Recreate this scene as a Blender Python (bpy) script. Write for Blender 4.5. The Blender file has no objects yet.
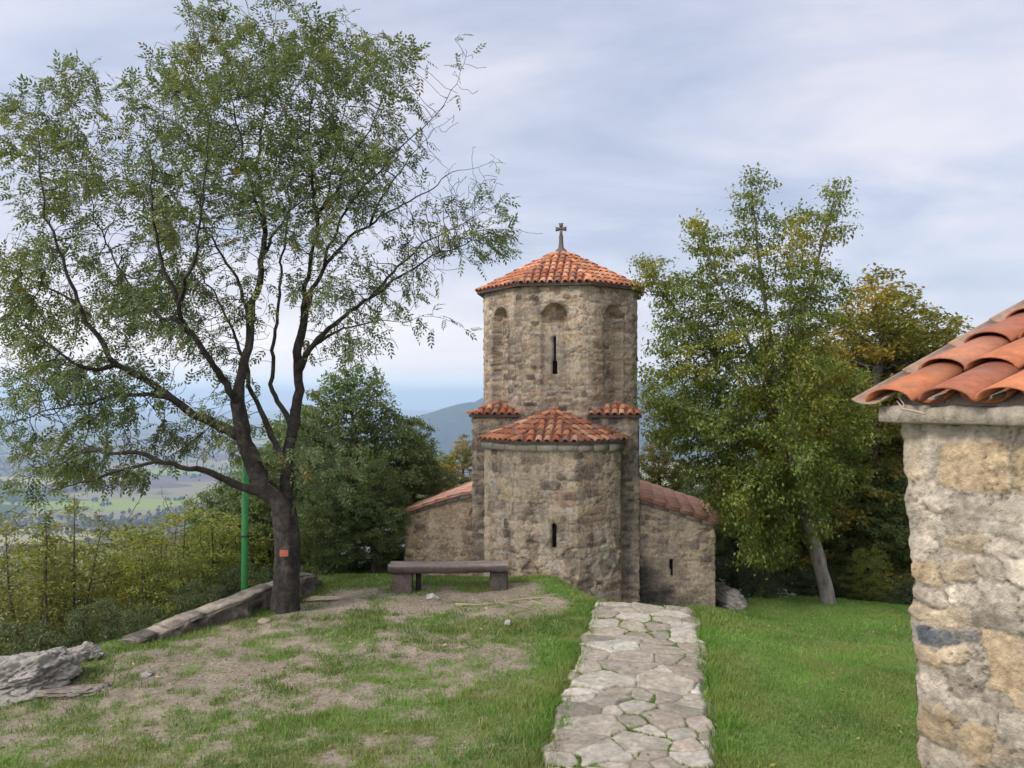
import bpy, bmesh, math, random
import numpy as np
from mathutils import Vector, Matrix, noise as mnoise

random.seed(7)
RNG = np.random.default_rng(11)
SC = bpy.context.scene
COL = SC.collection
R = math.radians

# ------------------------------------------------------------------ camera
EYE = 2.6
FPX = 773.0
PITCH = math.atan(16 / FPX)
cam_d = bpy.data.cameras.new('camera')
cam = bpy.data.objects.new('camera', cam_d)
COL.objects.link(cam)
cam_d.sensor_width = 36.0
cam_d.lens = 36.0 * FPX / 1024.0
cam_d.clip_start = 0.05
cam_d.clip_end = 60000
cam.location = (0, 0, EYE)
cam.rotation_euler = (math.pi / 2 + PITCH, 0, 0)
SC.camera = cam
CP, SP = math.cos(PITCH), math.sin(PITCH)


def P(px, py, d):
    """world point seen at photo pixel (px, py) at distance d along +Y"""
    u = (384 - py) / FPX
    ry = CP - u * SP
    rz = SP + u * CP
    k = d / ry
    return np.array([(px - 512) / FPX * k, d, EYE + rz * k])


# ------------------------------------------------------------------ numpy noise
def _hash(ix, iy, iz, seed):
    h = (ix.astype(np.int64) * 374761393 + iy.astype(np.int64) * 668265263 + iz.astype(np.int64) * 2147483647 + seed * 974711) & 0xFFFFFFFF
    h = ((h ^ (h >> 13)) * 1274126177) & 0xFFFFFFFF
    h = h ^ (h >> 16)
    return (h & 0xFFFFFF).astype(np.float64) / 0xFFFFFF


def vnoise(x, y, z=0.0, seed=0):
    x, y, z = np.broadcast_arrays(np.asarray(x, float), np.asarray(y, float), np.asarray(z, float))
    x0, y0, z0 = np.floor(x), np.floor(y), np.floor(z)
    fx, fy, fz = x - x0, y - y0, z - z0
    fx, fy, fz = [f * f * (3 - 2 * f) for f in (fx, fy, fz)]
    r = 0
    for dx in (0, 1):
        for dy in (0, 1):
            for dz in (0, 1):
                w = (fx if dx else 1 - fx) * (fy if dy else 1 - fy) * (fz if dz else 1 - fz)
                r = r + w * _hash(x0 + dx, y0 + dy, z0 + dz, seed)
    return r


def fbm(x, y, z=0.0, octv=4, seed=0):
    a, s, t = 0.5, 0.0, 0.0
    for o in range(octv):
        s = s + a * vnoise(np.asarray(x) * 2 ** o, np.asarray(y) * 2 ** o, np.asarray(z) * 2 ** o, seed + o * 17)
        t += a
        a *= 0.5
    return s / t


def sstep(a, b, x):
    t = np.clip((np.asarray(x, float) - a) / (b - a), 0, 1)
    return t * t * (3 - 2 * t)


# ------------------------------------------------------------------ object helpers
def tag(o, label=None, cat=None, group=None, kind=None):
    if label: o['label'] = label
    if cat: o['category'] = cat
    if group: o['group'] = group
    if kind: o['kind'] = kind
    return o


def empty(name, loc=(0, 0, 0), rz=0.0):
    o = bpy.data.objects.new(name, None)
    COL.objects.link(o)
    o.location = loc
    o.rotation_euler = (0, 0, rz)
    o.empty_display_size = 0.2
    return o


def link(name, me, parent=None, mat=None):
    o = bpy.data.objects.new(name, me)
    COL.objects.link(o)
    if mat is not None:
        me.materials.clear()
        me.materials.append(mat)
    if parent is not None:
        o.parent = parent
    return o


def npmesh(name, V, F, C=None, smooth=False):
    """V (n,3), F list of (m,k) int arrays, C (n,3) colours"""
    V = np.asarray(V, np.float32)
    if isinstance(F, np.ndarray):
        F = [F]
    F = [np.asarray(f, np.int32) for f in F if len(f)]
    me = bpy.data.meshes.new(name)
    me.vertices.add(len(V))
    me.vertices.foreach_set('co', V.ravel())
    nl = sum(f.size for f in F)
    npol = sum(len(f) for f in F)
    me.loops.add(nl)
    me.polygons.add(npol)
    me.loops.foreach_set('vertex_index', np.concatenate([f.ravel() for f in F]))
    tot = np.concatenate([np.full(len(f), f.shape[1], np.int32) for f in F])
    st = np.concatenate([[0], np.cumsum(tot)[:-1]]).astype(np.int32)
    me.polygons.foreach_set('loop_start', st)
    if smooth:
        me.polygons.foreach_set('use_smooth', np.ones(npol, bool))
    me.update(calc_edges=True)
    if C is not None:
        C = np.asarray(C, np.float32)
        ca = me.color_attributes.new('Col', 'FLOAT_COLOR', 'POINT')
        ca.data.foreach_set('color', np.concatenate([C, np.ones((len(C), 1), np.float32)], 1).ravel())
    me.validate()
    return me


class MB:
    """accumulates numpy pieces into one mesh"""
    def __init__(s):
        s.V, s.F, s.C, s.n = [], [], [], 0

    def add(s, V, F, C=None):
        V = np.asarray(V, float)
        if isinstance(F, np.ndarray): F = [F]
        for f in F:
            if len(f): s.F.append(np.asarray(f, int) + s.n)
        s.V.append(V)
        if C is None: C = (1, 1, 1)
        C = np.asarray(C, float)
        if C.ndim == 1: C = np.tile(C, (len(V), 1))
        s.C.append(C)
        s.n += len(V)

    def box(s, c, h, C=None, rz=0.0):
        x, y, z = h
        V = np.array([[i * x, j * y, k * z] for k in (-1, 1) for j in (-1, 1) for i in (-1, 1)], float)
        ca, sa = math.cos(rz), math.sin(rz)
        V[:, :2] = V[:, :2] @ np.array([[ca, sa], [-sa, ca]])
        F = np.array([[0, 2, 3, 1], [4, 5, 7, 6], [0, 1, 5, 4], [2, 6, 7, 3], [0, 4, 6, 2], [1, 3, 7, 5]])
        s.add(V + np.array(c), F, C)

    def mesh(s, name, smooth=False):
        by = {}
        for f in s.F: by.setdefault(f.shape[1], []).append(f)
        return npmesh(name, np.concatenate(s.V), [np.concatenate(v) for v in by.values()], np.concatenate(s.C), smooth)

    def build(s, name, mat, parent=None, smooth=False):
        return link(name, s.mesh(name, smooth), parent, mat)


def grid_faces(nu, nv, closed=False):
    """vertex index = i*nv + j ; u = i"""
    i = np.arange(nu if closed else nu - 1)
    j = np.arange(nv - 1)
    I, J = np.meshgrid(i, j, indexing='ij')
    I2 = (I + 1) % nu
    return np.stack([I * nv + J, I2 * nv + J, I2 * nv + J + 1, I * nv + J + 1], -1).reshape(-1, 4)


# ------------------------------------------------------------------ materials
def new_mat(name):
    m = bpy.data.materials.new(name)
    m.use_nodes = True
    nt = m.node_tree
    return m, nt, nt.nodes, nt.links, nt.nodes['Principled BSDF']


def attr_mat(name, rough=0.9, spec=0.25, nscale=30, namp=0.35, bump=0.4, bscale=60, bdist=0.01, tint=None, tscale=4, tamt=0.5, coord='Object'):
    """surface whose colour comes from the mesh's own colour attribute, broken up with noise"""
    m, nt, N, L, b = new_mat(name)
    a = N.new('ShaderNodeAttribute'); a.attribute_name = 'Col'
    tc = N.new('ShaderNodeTexCoord')
    n1 = N.new('ShaderNodeTexNoise'); n1.inputs['Scale'].default_value = nscale; n1.inputs['Detail'].default_value = 6; n1.inputs['Roughness'].default_value = 0.65
    L.new(tc.outputs[coord], n1.inputs['Vector'])
    mr = N.new('ShaderNodeMapRange')
    mr.inputs['From Min'].default_value = 0.25; mr.inputs['From Max'].default_value = 0.75
    mr.inputs['To Min'].default_value = 1 - namp; mr.inputs['To Max'].default_value = 1 + namp
    L.new(n1.outputs['Fac'], mr.inputs['Value'])
    mul = N.new('ShaderNodeVectorMath'); mul.operation = 'SCALE'
    L.new(a.outputs['Color'], mul.inputs[0]); L.new(mr.outputs['Result'], mul.inputs['Scale'])
    out = mul.outputs['Vector']
    if tint is not None:
        n2 = N.new('ShaderNodeTexNoise'); n2.inputs['Scale'].default_value = tscale; n2.inputs['Detail'].default_value = 5
        n2.inputs['Roughness'].default_value = 0.7
        L.new(tc.outputs[coord], n2.inputs['Vector'])
        r2 = N.new('ShaderNodeMapRange'); r2.inputs['From Min'].default_value = 0.52; r2.inputs['From Max'].default_value = 0.7
        r2.inputs['To Min'].default_value = 0; r2.inputs['To Max'].default_value = tamt
        L.new(n2.outputs['Fac'], r2.inputs['Value'])
        mx = N.new('ShaderNodeMix'); mx.data_type = 'RGBA'
        L.new(r2.outputs['Result'], mx.inputs[0]); L.new(out, mx.inputs[6]); mx.inputs[7].default_value = (*tint, 1)
        out = mx.outputs[2]
    L.new(out, b.inputs['Base Color'])
    b.inputs['Roughness'].default_value = rough
    b.inputs['Specular IOR Level'].default_value = spec
    if bump:
        n3 = N.new('ShaderNodeTexNoise'); n3.inputs['Scale'].default_value = bscale; n3.inputs['Detail'].default_value = 8; n3.inputs['Roughness'].default_value = 0.7
        L.new(tc.outputs[coord], n3.inputs['Vector'])
        bp = N.new('ShaderNodeBump'); bp.inputs['Strength'].default_value = bump; bp.inputs['Distance'].default_value = bdist
        L.new(n3.outputs['Fac'], bp.inputs['Height']); L.new(bp.outputs['Normal'], b.inputs['Normal'])
    return m


def leaf_mat(name, trans=0.42, rough=0.55):
    m, nt, N, L, b = new_mat(name)
    a = N.new('ShaderNodeAttribute'); a.attribute_name = 'Col'
    L.new(a.outputs['Color'], b.inputs['Base Color'])
    b.inputs['Roughness'].default_value = rough
    b.inputs['Specular IOR Level'].default_value = 0.3
    t = N.new('ShaderNodeBsdfTranslucent')
    g = N.new('ShaderNodeVectorMath'); g.operation = 'MULTIPLY'; g.inputs[1].default_value = (1.15, 1.15, 0.6)
    L.new(a.outputs['Color'], g.inputs[0]); L.new(g.outputs['Vector'], t.inputs['Color'])
    mx = N.new('ShaderNodeMixShader'); mx.inputs[0].default_value = trans
    L.new(b.outputs[0], mx.inputs[1]); L.new(t.outputs[0], mx.inputs[2])
    L.new(mx.outputs[0], N['Material Output'].inputs['Surface'])
    return m


def flat_mat(name, col, rough=0.8, spec=0.2):
    m, nt, N, L, b = new_mat(name)
    b.inputs['Base Color'].default_value = (*col, 1)
    b.inputs['Roughness'].default_value = rough
    b.inputs['Specular IOR Level'].default_value = spec
    n3 = N.new('ShaderNodeTexNoise'); n3.inputs['Scale'].default_value = 25; n3.inputs['Detail'].default_value = 6
    tc = N.new('ShaderNodeTexCoord'); L.new(tc.outputs['Object'], n3.inputs['Vector'])
    mr = N.new('ShaderNodeMapRange'); mr.inputs['To Min'].default_value = 0.65; mr.inputs['To Max'].default_value = 1.35
    L.new(n3.outputs['Fac'], mr.inputs['Value'])
    mul = N.new('ShaderNodeVectorMath'); mul.operation = 'SCALE'; mul.inputs[0].default_value = col
    L.new(mr.outputs['Result'], mul.inputs['Scale']); L.new(mul.outputs['Vector'], b.inputs['Base Color'])
    return m


M = {}
M['stone'] = attr_mat('rubble_stone', nscale=30, namp=0.42, bump=0.8, bscale=50, bdist=0.02, tint=(0.15, 0.12, 0.095), tscale=4.5, tamt=0.35)
M['near_stone'] = attr_mat('plastered_rubble', nscale=26, namp=0.4, bump=1.0, bscale=70, bdist=0.02, tint=(0.55, 0.49, 0.40), tscale=9, tamt=0.4)
M['tile'] = attr_mat('terracotta_tile', rough=0.8, nscale=30, namp=0.3, bump=0.3, bscale=80, bdist=0.006, tint=(0.24, 0.17, 0.12), tscale=9, tamt=0.6)
M['pale_tile'] = attr_mat('pale_terracotta', rough=0.85, nscale=24, namp=0.25, bump=0.3, bscale=60, bdist=0.006, tint=(0.50, 0.33, 0.26), tscale=5, tamt=0.6)
M['near_tile'] = attr_mat('terracotta_tile_close', rough=0.75, nscale=18, namp=0.3, bump=0.5, bscale=90, bdist=0.005, tint=(0.20, 0.145, 0.115), tscale=6, tamt=0.7)
_m = M['near_tile']; _N, _L = _m.node_tree.nodes, _m.node_tree.links
_b = _N['Principled BSDF']; _src = _b.inputs['Base Color'].links[0].from_socket
_n = _N.new('ShaderNodeTexNoise'); _n.inputs['Scale'].default_value = 38; _n.inputs['Detail'].default_value = 7; _n.inputs['Roughness'].default_value = 0.75
_t = _N.new('ShaderNodeTexCoord'); _L.new(_t.outputs['Object'], _n.inputs['Vector'])
_r = _N.new('ShaderNodeMapRange'); _r.inputs['From Min'].default_value = 0.56; _r.inputs['From Max'].default_value = 0.66; _r.inputs['To Max'].default_value = 0.7
_L.new(_n.outputs['Fac'], _r.inputs['Value'])
_x = _N.new('ShaderNodeMix'); _x.data_type = 'RGBA'; _x.inputs[7].default_value = (0.17, 0.125, 0.095, 1)
_L.new(_r.outputs['Result'], _x.inputs[0]); _L.new(_src, _x.inputs[6]); _L.new(_x.outputs[2], _b.inputs['Base Color'])
M['wood'] = attr_mat('weathered_wood', rough=0.75, nscale=18, namp=0.35, bump=0.5, bscale=40, bdist=0.01)
M['bark'] = attr_mat('bark', rough=0.95, nscale=16, namp=0.6, bump=1.0, bscale=14, bdist=0.05, tint=(0.15, 0.13, 0.10), tscale=6, tamt=0.4)
M['palebark'] = attr_mat('pale_bark', rough=0.9, nscale=14, namp=0.3, bump=0.5, bscale=30, bdist=0.02)
M['leaf'] = leaf_mat('leaf')
M['grass'] = leaf_mat('grass_blade', trans=0.3, rough=0.6)
M['rock'] = attr_mat('pale_rock', nscale=9, namp=0.4, bump=0.9, bscale=18, bdist=0.04, tint=(0.17, 0.16, 0.14), tscale=5, tamt=0.6)
M['path'] = attr_mat('flagstone', rough=0.85, nscale=16, namp=0.22, bump=0.6, bscale=50, bdist=0.008, tint=(0.22, 0.185, 0.14), tscale=5, tamt=0.4)
M['soil'] = attr_mat('soil', rough=0.95, nscale=26, namp=0.45, bump=0.9, bscale=60, bdist=0.02)
M['dark'] = flat_mat('dark_opening', (0.012, 0.012, 0.013), 0.6)
M['green'] = flat_mat('green_paint', (0.06, 0.30, 0.09), 0.45, 0.4)
M['iron'] = flat_mat('old_iron', (0.05, 0.05, 0.05), 0.7)
M['white'] = flat_mat('white_paint', (0.6, 0.6, 0.57), 0.7)
M['orange'] = flat_mat('orange_paint', (0.36, 0.105, 0.065), 0.9)
M['crossmat'] = flat_mat('dark_stone', (0.12, 0.10, 0.09), 0.9)
M['root'] = flat_mat('bare_root', (0.33, 0.26, 0.19), 0.9)

# ------------------------------------------------------------------ terrain height and cover
PA = np.array([0.842, 5.46]); PB = np.array([1.70, 9.85])      # centre line of the footpath
PDIR = (PB - PA) / np.linalg.norm(PB - PA); PN = np.array([PDIR[1], -PDIR[0]])
PATH_HALF = 0.60
EDGE = np.array([[-7.5, -2.0], [-5.6, 4.0], [-4.75, 6.5], [-4.2, 8.3], [-3.35, 9.95], [-2.6, 11.6], [-2.3, 13.0], [-2.4, 30.0]])


def edge_dist(x, y):
    """signed distance west of the terrace edge (positive = beyond it)"""
    ex = np.interp(y, EDGE[:, 1], EDGE[:, 0])
    return (ex - x) * 0.88


def path_uv(x, y):
    dx, dy = x - PA[0], y - PA[1]
    return dx * PDIR[0] + dy * PDIR[1], dx * PN[0] + dy * PN[1]


def ground_h(x, y):
    x = np.asarray(x, float); y = np.asarray(y, float)
    h = np.maximum(0, 4.7 - y) * 0.22
    h = np.minimum(h, 1.2)
    A = sstep(9.9, 11.7, y) * sstep(0.45, 1.85, x) * (1 - 0.3 * sstep(3.0, 4.0, x))
    h = h - 0.92 * A
    B = sstep(2.3, 3.6, x) * sstep(6.0, 12.0, y)
    h = h - 0.33 * B * (1 - A)
    h = h - 0.38 * sstep(11.3, 12.8, y) * (1 - sstep(0.7, 1.4, x))
    h = h + 0.07 * np.exp(-(((x - 0.35) / 1.1) ** 2 + ((y - 11.0) / 0.5) ** 2))
    h = h + 0.25 * np.exp(-(((x - 4.75) / 1.1) ** 2 + ((y - 11.7) / 0.9) ** 2))
    e = edge_dist(x, y)
    h = h - np.where(e > 0, np.minimum(0.65 * e, 0.25 * e + 1.5 + 0.25 * e), 0) * sstep(0, 0.8, e)
    # the lawn ends in a bank past the right hand tree, the chapel terrace ends behind it
    b = np.maximum(0, y - (13.0 - 0.25 * np.maximum(0, x - 5)))
    h = h - 0.30 * b * sstep(2.6, 4.2, x) - 0.25 * np.maximum(0, y - 15.5) * (1 - sstep(2.6, 4.2, x))
    h = h - 0.5 * np.maximum(0, x - 9)
    h = h + (fbm(x * 0.8, y * 0.8, 0, 3, 5) - 0.5) * 0.10 + (fbm(x * 4, y * 4, 0, 3, 9) - 0.5) * 0.035
    # far hillside
    r = np.hypot(x - 1, y - 8)
    h = h - np.maximum(0, r - 18) * 0.22
    pu, pv = path_uv(x, y)
    inp = (1 - sstep(PATH_HALF - 0.02, PATH_HALF + 0.12, np.abs(pv))) * (pu < 5.2)
    h = h - 0.05 * inp
    return np.maximum(h, -320)


def grass_mask(x, y):
    x = np.asarray(x, float); y = np.asarray(y, float)
    pu, pv = path_uv(x, y)
    n = fbm(x * 1.7, y * 1.9, 0, 4, 31)
    n2 = fbm(x * 7.5, y * 7.5, 0, 3, 77)
    v = n * 0.60 + n2 * 0.40
    left = (pv < 0)
    b = np.zeros_like(v) - 0.015
    b = b + 0.26 * np.exp(-((pv + PATH_HALF + 0.15) / 0.42) ** 2)            # lush beside the path
    b = b + 0.15 * (1 - sstep(5.4, 6.9, y))                                  # and near the viewer
    b = b - 0.14 * np.exp(-(((x + 1.4) / 2.3) ** 2 + ((y - 9.75) / 0.75) ** 2))  # trodden earth by the bench and tree
    b = b - 0.10 * np.exp(-(((x + 3.4) / 0.8) ** 2 + ((y - 8.0) / 1.4) ** 2))
    b = b - 0.12 * np.exp(-(((x + 0.3) / 0.9) ** 2 + ((y - 10.3) / 0.45) ** 2))
    b = b + 0.16 * np.exp(-(((x + 0.4) / 1.1) ** 2 + ((y - 8.9) / 0.55) ** 2))
    b = b - 0.09 * np.exp(-(((x + 1.5) / 0.8) ** 2 + ((y - 6.2) / 0.5) ** 2))
    e = edge_dist(x, y)
    b = b + 0.36 * np.exp(-((e + 0.22) / 0.38) ** 2) * (y > 8.0)
    b = b + 0.35 * sstep(10.75, 11.05, y)
    g = np.maximum(sstep(0.40, 0.66, v + b), 0.42 * sstep(0.40, 0.52, n2 * 0.75 + n * 0.25 + b))
    gr = sstep(0.30, 0.42, v + 0.22 - 0.20 * np.exp(-(((x - 2.9) / 0.55) ** 2 + ((y - 9.6) / 0.2) ** 2))
               - 0.14 * np.exp(-(((x - 4.1) / 0.6) ** 2 + ((y - 10.3) / 0.25) ** 2))
               - 0.22 * np.exp(-(((x - 2.95) / 0.25) ** 2 + ((y - 6.6) / 0.35) ** 2))
               - 0.16 * np.exp(-((pv - PATH_HALF - 0.1) / 0.12) ** 2))
    g = np.where(left, g, gr)
    g = np.where(np.abs(pv) < PATH_HALF - 0.02, np.where(pu < 4.9, 0.0, g * 0.3), g)
    return np.clip(g, 0, 1)


def ground_colors(x, y):
    g = grass_mask(x, y)
    n = fbm(x * 2.3, y * 2.3, 0, 4, 3)[..., None]
    n2 = fbm(x * 9, y * 9, 0, 3, 8)[..., None]
    soil = np.array([0.27, 0.218, 0.155]) * (0.75 + 0.5 * n) + np.array([0.06, 0.05, 0.035]) * sstep(0.5, 0.75, n2)
    thatch = np.array([0.16, 0.20, 0.06]) * (0.75 + 0.5 * n2)
    c = soil * (1 - g[..., None]) + thatch * g[..., None]
    far = sstep(0.6, 1.8, edge_dist(x, y))[..., None]
    far = np.maximum(far, sstep(13.2, 14.5, y)[..., None])
    c = c * (1 - far) + np.array([0.06, 0.065, 0.03]) * (0.7 + 0.6 * n) * far
    return c


def axis(lo, hi, step, far, k=1.22):
    c = list(np.arange(lo, hi + 1e-6, step))
    s = step; v = hi
    up = []
    while v < far:
        s *= k; v += s; up.append(v)
    s = step; v = lo; dn = []
    while v > -far:
        s *= k; v -= s; dn.append(v)
    return np.array(dn[::-1] + c + up)


def build_ground():
    xs = axis(-6.2, 7.5, 0.055, 1500)
    ys = axis(3.5, 14.5, 0.055, 1500)
    X, Y = np.meshgrid(xs, ys, indexing='ij')
    Z = ground_h(X, Y)
    V = np.stack([X, Y, Z], -1).reshape(-1, 3)
    C = ground_colors(X.ravel(), Y.ravel())
    me = npmesh('ground', V, grid_faces(len(xs), len(ys)), C, True)
    o = link('ground', me, None, M['soil'])
    tag(o, kind='structure')


build_ground()

# ------------------------------------------------------------------ valley floor and far hill
def build_far():
    m, nt, N, L, b = new_mat('fields')
    tc = N.new('ShaderNodeTexCoord')
    mp = N.new('ShaderNodeMapping'); mp.inputs['Scale'].default_value = (0.0020, 0.0042, 1); mp.inputs['Rotation'].default_value = (0, 0, 0.35)
    L.new(tc.outputs['Object'], mp.inputs['Vector'])
    nz = N.new('ShaderNodeTexNoise'); nz.inputs['Scale'].default_value = 0.7; nz.inputs['Detail'].default_value = 2
    L.new(mp.outputs['Vector'], nz.inputs['Vector'])
    ad = N.new('ShaderNodeVectorMath'); ad.operation = 'MULTIPLY_ADD'; ad.inputs[1].default_value = (0.5, 0.5, 0)
    L.new(nz.outputs['Color'], ad.inputs[0]); L.new(mp.outputs['Vector'], ad.inputs[2])
    vo = N.new('ShaderNodeTexVoronoi'); vo.distance = 'MANHATTAN'; vo.inputs['Scale'].default_value = 1.0; vo.voronoi_dimensions = '2D'
    L.new(ad.outputs['Vector'], vo.inputs['Vector'])
    sx = N.new('ShaderNodeSeparateColor'); L.new(vo.outputs['Color'], sx.inputs[0])
    cr = N.new('ShaderNodeValToRGB')
    cols = [(0.0, (0.10, 0.085, 0.07)), (0.2, (0.22, 0.19, 0.11)), (0.38, (0.06, 0.08, 0.03)), (0.55, (0.14, 0.115, 0.10)), (0.7, (0.30, 0.26, 0.13)), (0.85, (0.12, 0.09, 0.09)), (0.95, (0.22, 0.26, 0.06))]
    el = cr.color_ramp.elements
    while len(el) < len(cols): el.new(0.5)
    for e, (p, c) in zip(el, cols): e.position = p; e.color = (*c, 1)
    cr.color_ramp.interpolation = 'CONSTANT'
    L.new(sx.outputs[0], cr.inputs[0])
    n2 = N.new('ShaderNodeTexNoise'); n2.inputs['Scale'].default_value = 0.004; n2.inputs['Detail'].default_value = 8; n2.inputs['Roughness'].default_value = 0.7
    L.new(tc.outputs['Object'], n2.inputs['Vector'])
    r2 = N.new('ShaderNodeMapRange'); r2.inputs['From Min'].default_value = 0.56; r2.inputs['From Max'].default_value = 0.62
    L.new(n2.outputs['Fac'], r2.inputs['Value'])
    mx = N.new('ShaderNodeMix'); mx.data_type = 'RGBA'; mx.inputs[7].default_value = (0.03, 0.055, 0.03, 1)
    L.new(r2.outputs['Result'], mx.inputs[0]); L.new(cr.outputs['Color'], mx.inputs[6])
    L.new(mx.outputs[2], b.inputs['Base Color'])
    b.inputs['Roughness'].default_value = 1.0; b.inputs['Specular IOR Level'].default_value = 0.0
    s = 24000
    xs = np.linspace(-s, s, 40); ys = np.linspace(-s * 0.1, s, 40)
    X, Y = np.meshgrid(xs, ys, indexing='ij')
    V = np.stack([X, Y, np.full_like(X, -300)], -1).reshape(-1, 3)
    o = link('valley_plain', npmesh('valley_plain', V, grid_faces(40, 40), None, True), None, m)
    tag(o, kind='structure')
    # wooded ridge behind the chapel
    prof = np.array([[360, 470], [400, 428], [425, 414], [455, 405], [482, 400], [520, 388], [560, 378], [600, 374], [640, 380], [660, 384], [720, 398], [800, 415], [900, 440], [1000, 480]], float)
    D = 5200.0
    nx, ny = 240, 40
    px = np.linspace(360, 1000, nx)
    py = np.interp(px, prof[:, 0], prof[:, 1])
    top = np.array([P(a, c, D) for a, c in zip(px, py)])
    t = np.linspace(-1, 1, ny)
    V = np.zeros((nx, ny, 3))
    for j, tt in enumerate(t):
        V[:, j, 0] = top[:, 0] * (1 + 0.0 * tt)
        V[:, j, 1] = D + tt * 1400
        k = (1 - abs(tt)) ** 1.1
        V[:, j, 2] = -310 + (top[:, 2] + 310) * k
    V[:, :, 2] += (fbm(V[:, :, 0] / 160, V[:, :, 1] / 160, 0, 5, 4) - 0.5) * 60 * (1 - np.abs(t)[None, :] * 0.3)
    V[:, :, 0] += (fbm(V[:, :, 0] / 300, V[:, :, 1] / 300, 0, 3, 6) - 0.5) * 200
    m2 = attr_mat('wooded_slope', nscale=0.02, namp=0.5, bump=0, tint=(0.035, 0.045, 0.03), tscale=0.005, tamt=0.7)
    o = link('hill', npmesh('hill', V.reshape(-1, 3), grid_faces(nx, ny), np.tile([0.018, 0.034, 0.026], (nx * ny, 1)), True), None, m2)
    tag(o, kind='structure')


build_far()

# ------------------------------------------------------------------ rubble masonry walls
def palette(rng, pal):
    c = np.array(pal[rng.integers(len(pal))], float)
    return c * rng.uniform(0.85, 1.15) * (1 + rng.normal(0, 0.012, 3))


CHAPEL_PAL = [(0.38, 0.305, 0.215), (0.33, 0.27, 0.20), (0.43, 0.355, 0.25), (0.29, 0.24, 0.185), (0.22, 0.18, 0.145), (0.41, 0.325, 0.215), (0.35, 0.255, 0.18), (0.36, 0.32, 0.265), (0.17, 0.135, 0.11), (0.24, 0.175, 0.13)]
DARK_PAL = [(0.24, 0.20, 0.165), (0.29, 0.245, 0.19), (0.19, 0.16, 0.14), (0.33, 0.28, 0.21), (0.15, 0.13, 0.12), (0.27, 0.22, 0.17)]


def rubble(svals, zvals, rng, pal, hrow=(0.07, 0.15), wrow=(0.10, 0.32), mortar=(0.44, 0.37, 0.28), amp=0.012, sites=None, warp=0.035, fill=None, gap=0.10, plast=(0.50, 0.60), pamt=0.6, puff=0.6, vary=0.18, crack=0.6, hs=1.0):
    """displacement and colour of a rubble wall over a grid of (s, z)"""
    ns, nz = len(svals), len(zvals)
    S, Z = np.meshgrid(svals, zvals, indexing='ij')
    Sw = S + (fbm(S * 6, Z * 6, 0, 3, 21) - 0.5) * warp * 2
    Zw = Z + (fbm(S * 5 + 40, Z * 5, 0, 3, 22) - 0.5) * warp * 2
    if sites is None:
        sites = []
        z = zvals[0]
        while z < zvals[-1]:
            h = rng.uniform(*hrow)
            s = svals[0] - rng.uniform(0, 0.2)
            while s < svals[-1]:
                w = rng.uniform(*wrow)
                if rng.random() < 0.12: w *= 1.5
                sites.append((s + w / 2, z + h / 2 + rng.normal(0, 0.015), w / 2, h / 2 * rng.uniform(0.85, 1.25), palette(rng, pal)))
                s += w
            z += h
    F1 = np.full((ns, nz), 9.0); F2 = np.full((ns, nz), 9.0); ID = np.zeros((ns, nz), int)
    for k, (cs, cz, rs, rz, c) in enumerate(sites):
        a0, a1 = np.searchsorted(svals, [cs - rs * 1.9 - 0.05, cs + rs * 1.9 + 0.05])
        b0, b1 = np.searchsorted(zvals, [cz - rz * 1.9 - 0.05, cz + rz * 1.9 + 0.05])
        if a1 <= a0 or b1 <= b0: continue
        sl = (slice(a0, a1), slice(b0, b1))
        u = (Sw[sl] - cs) / rs; v = (Zw[sl] - cz) / rz
        d = ((u * u) ** 1.6 + (v * v) ** 1.6) ** (1 / 3.2)
        f1, f2 = F1[sl], F2[sl]
        near = d < f1
        F2[sl] = np.where(near, f1, np.minimum(f2, d))
        ID[sl] = np.where(near, k, ID[sl])
        F1[sl] = np.where(near, d, f1)
    edge = np.clip(F2 - F1, 0, 1)
    stone = sstep(gap * 0.4, gap * 2.0, edge) * (1 - sstep(0.98, 1.16, F1))
    pc = np.array([c for *_, c in sites])[ID] * np.clip(rng.normal(1, vary, len(sites)), 0.45, 1.5)[ID][..., None]
    off = rng.normal(0, 0.45, len(sites))[ID]
    n = fbm(S * 18, Z * 18, 0, 4, 51)
    disp = amp * (stone * (1.0 + off + puff * np.clip(1 - F1, 0, 1)) - 0.6)
    disp = disp * (1 - sstep(plast[0], plast[1], fbm(S * 2.6, Z * 1.9, 0, 4, 61)) * pamt) + (n - 0.5) * amp * 1.6
    mc = np.array(mortar)[None, None] * (0.75 + 0.5 * n[..., None])
    plaster = sstep(plast[0], plast[1], fbm(S * 2.6, Z * 1.9, 0, 4, 61))[..., None] * pamt     # old mortar smeared over stones
    k = stone[..., None] * (1 - plaster)
    col = pc * (0.8 + 0.4 * fbm(S * 30, Z * 30, 0, 2, 71)[..., None]) * k + mc * (1 - k)
    dkj = (1 - sstep(0.0, gap * 0.8, edge))[..., None] * (1 - plaster) * 0.68           # open joints hold dirt
    col = col * (1 - dkj) + np.array([0.10, 0.085, 0.07]) * dkj
    # lime runs and rain stains, pits and short cracks
    run = fbm(S * 7, Z * 0.9, 0, 4, 33)[..., None]
    col = col * (0.72 + 0.56 * run) + np.array([0.10, 0.082, 0.055]) * sstep(0.56, 0.74, run)
    fine = fbm(S * 34 * hs, Z * 46 * hs, 0, 3, 35)[..., None]
    col = col * (0.62 + 0.76 * fine)
    cr = np.abs(fbm(S * 6 * hs + 3, Z * 9 * hs, 0, 4, 37) - 0.5)
    cr = (1 - sstep(0.006, 0.022, cr)) * sstep(0.48, 0.6, fbm(S * 3 * hs, Z * 3 * hs, 0, 2, 39))
    disp = disp - cr * amp * 0.9
    col = col * (1 - crack * cr[..., None])
    return disp, col, S, Z


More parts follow.
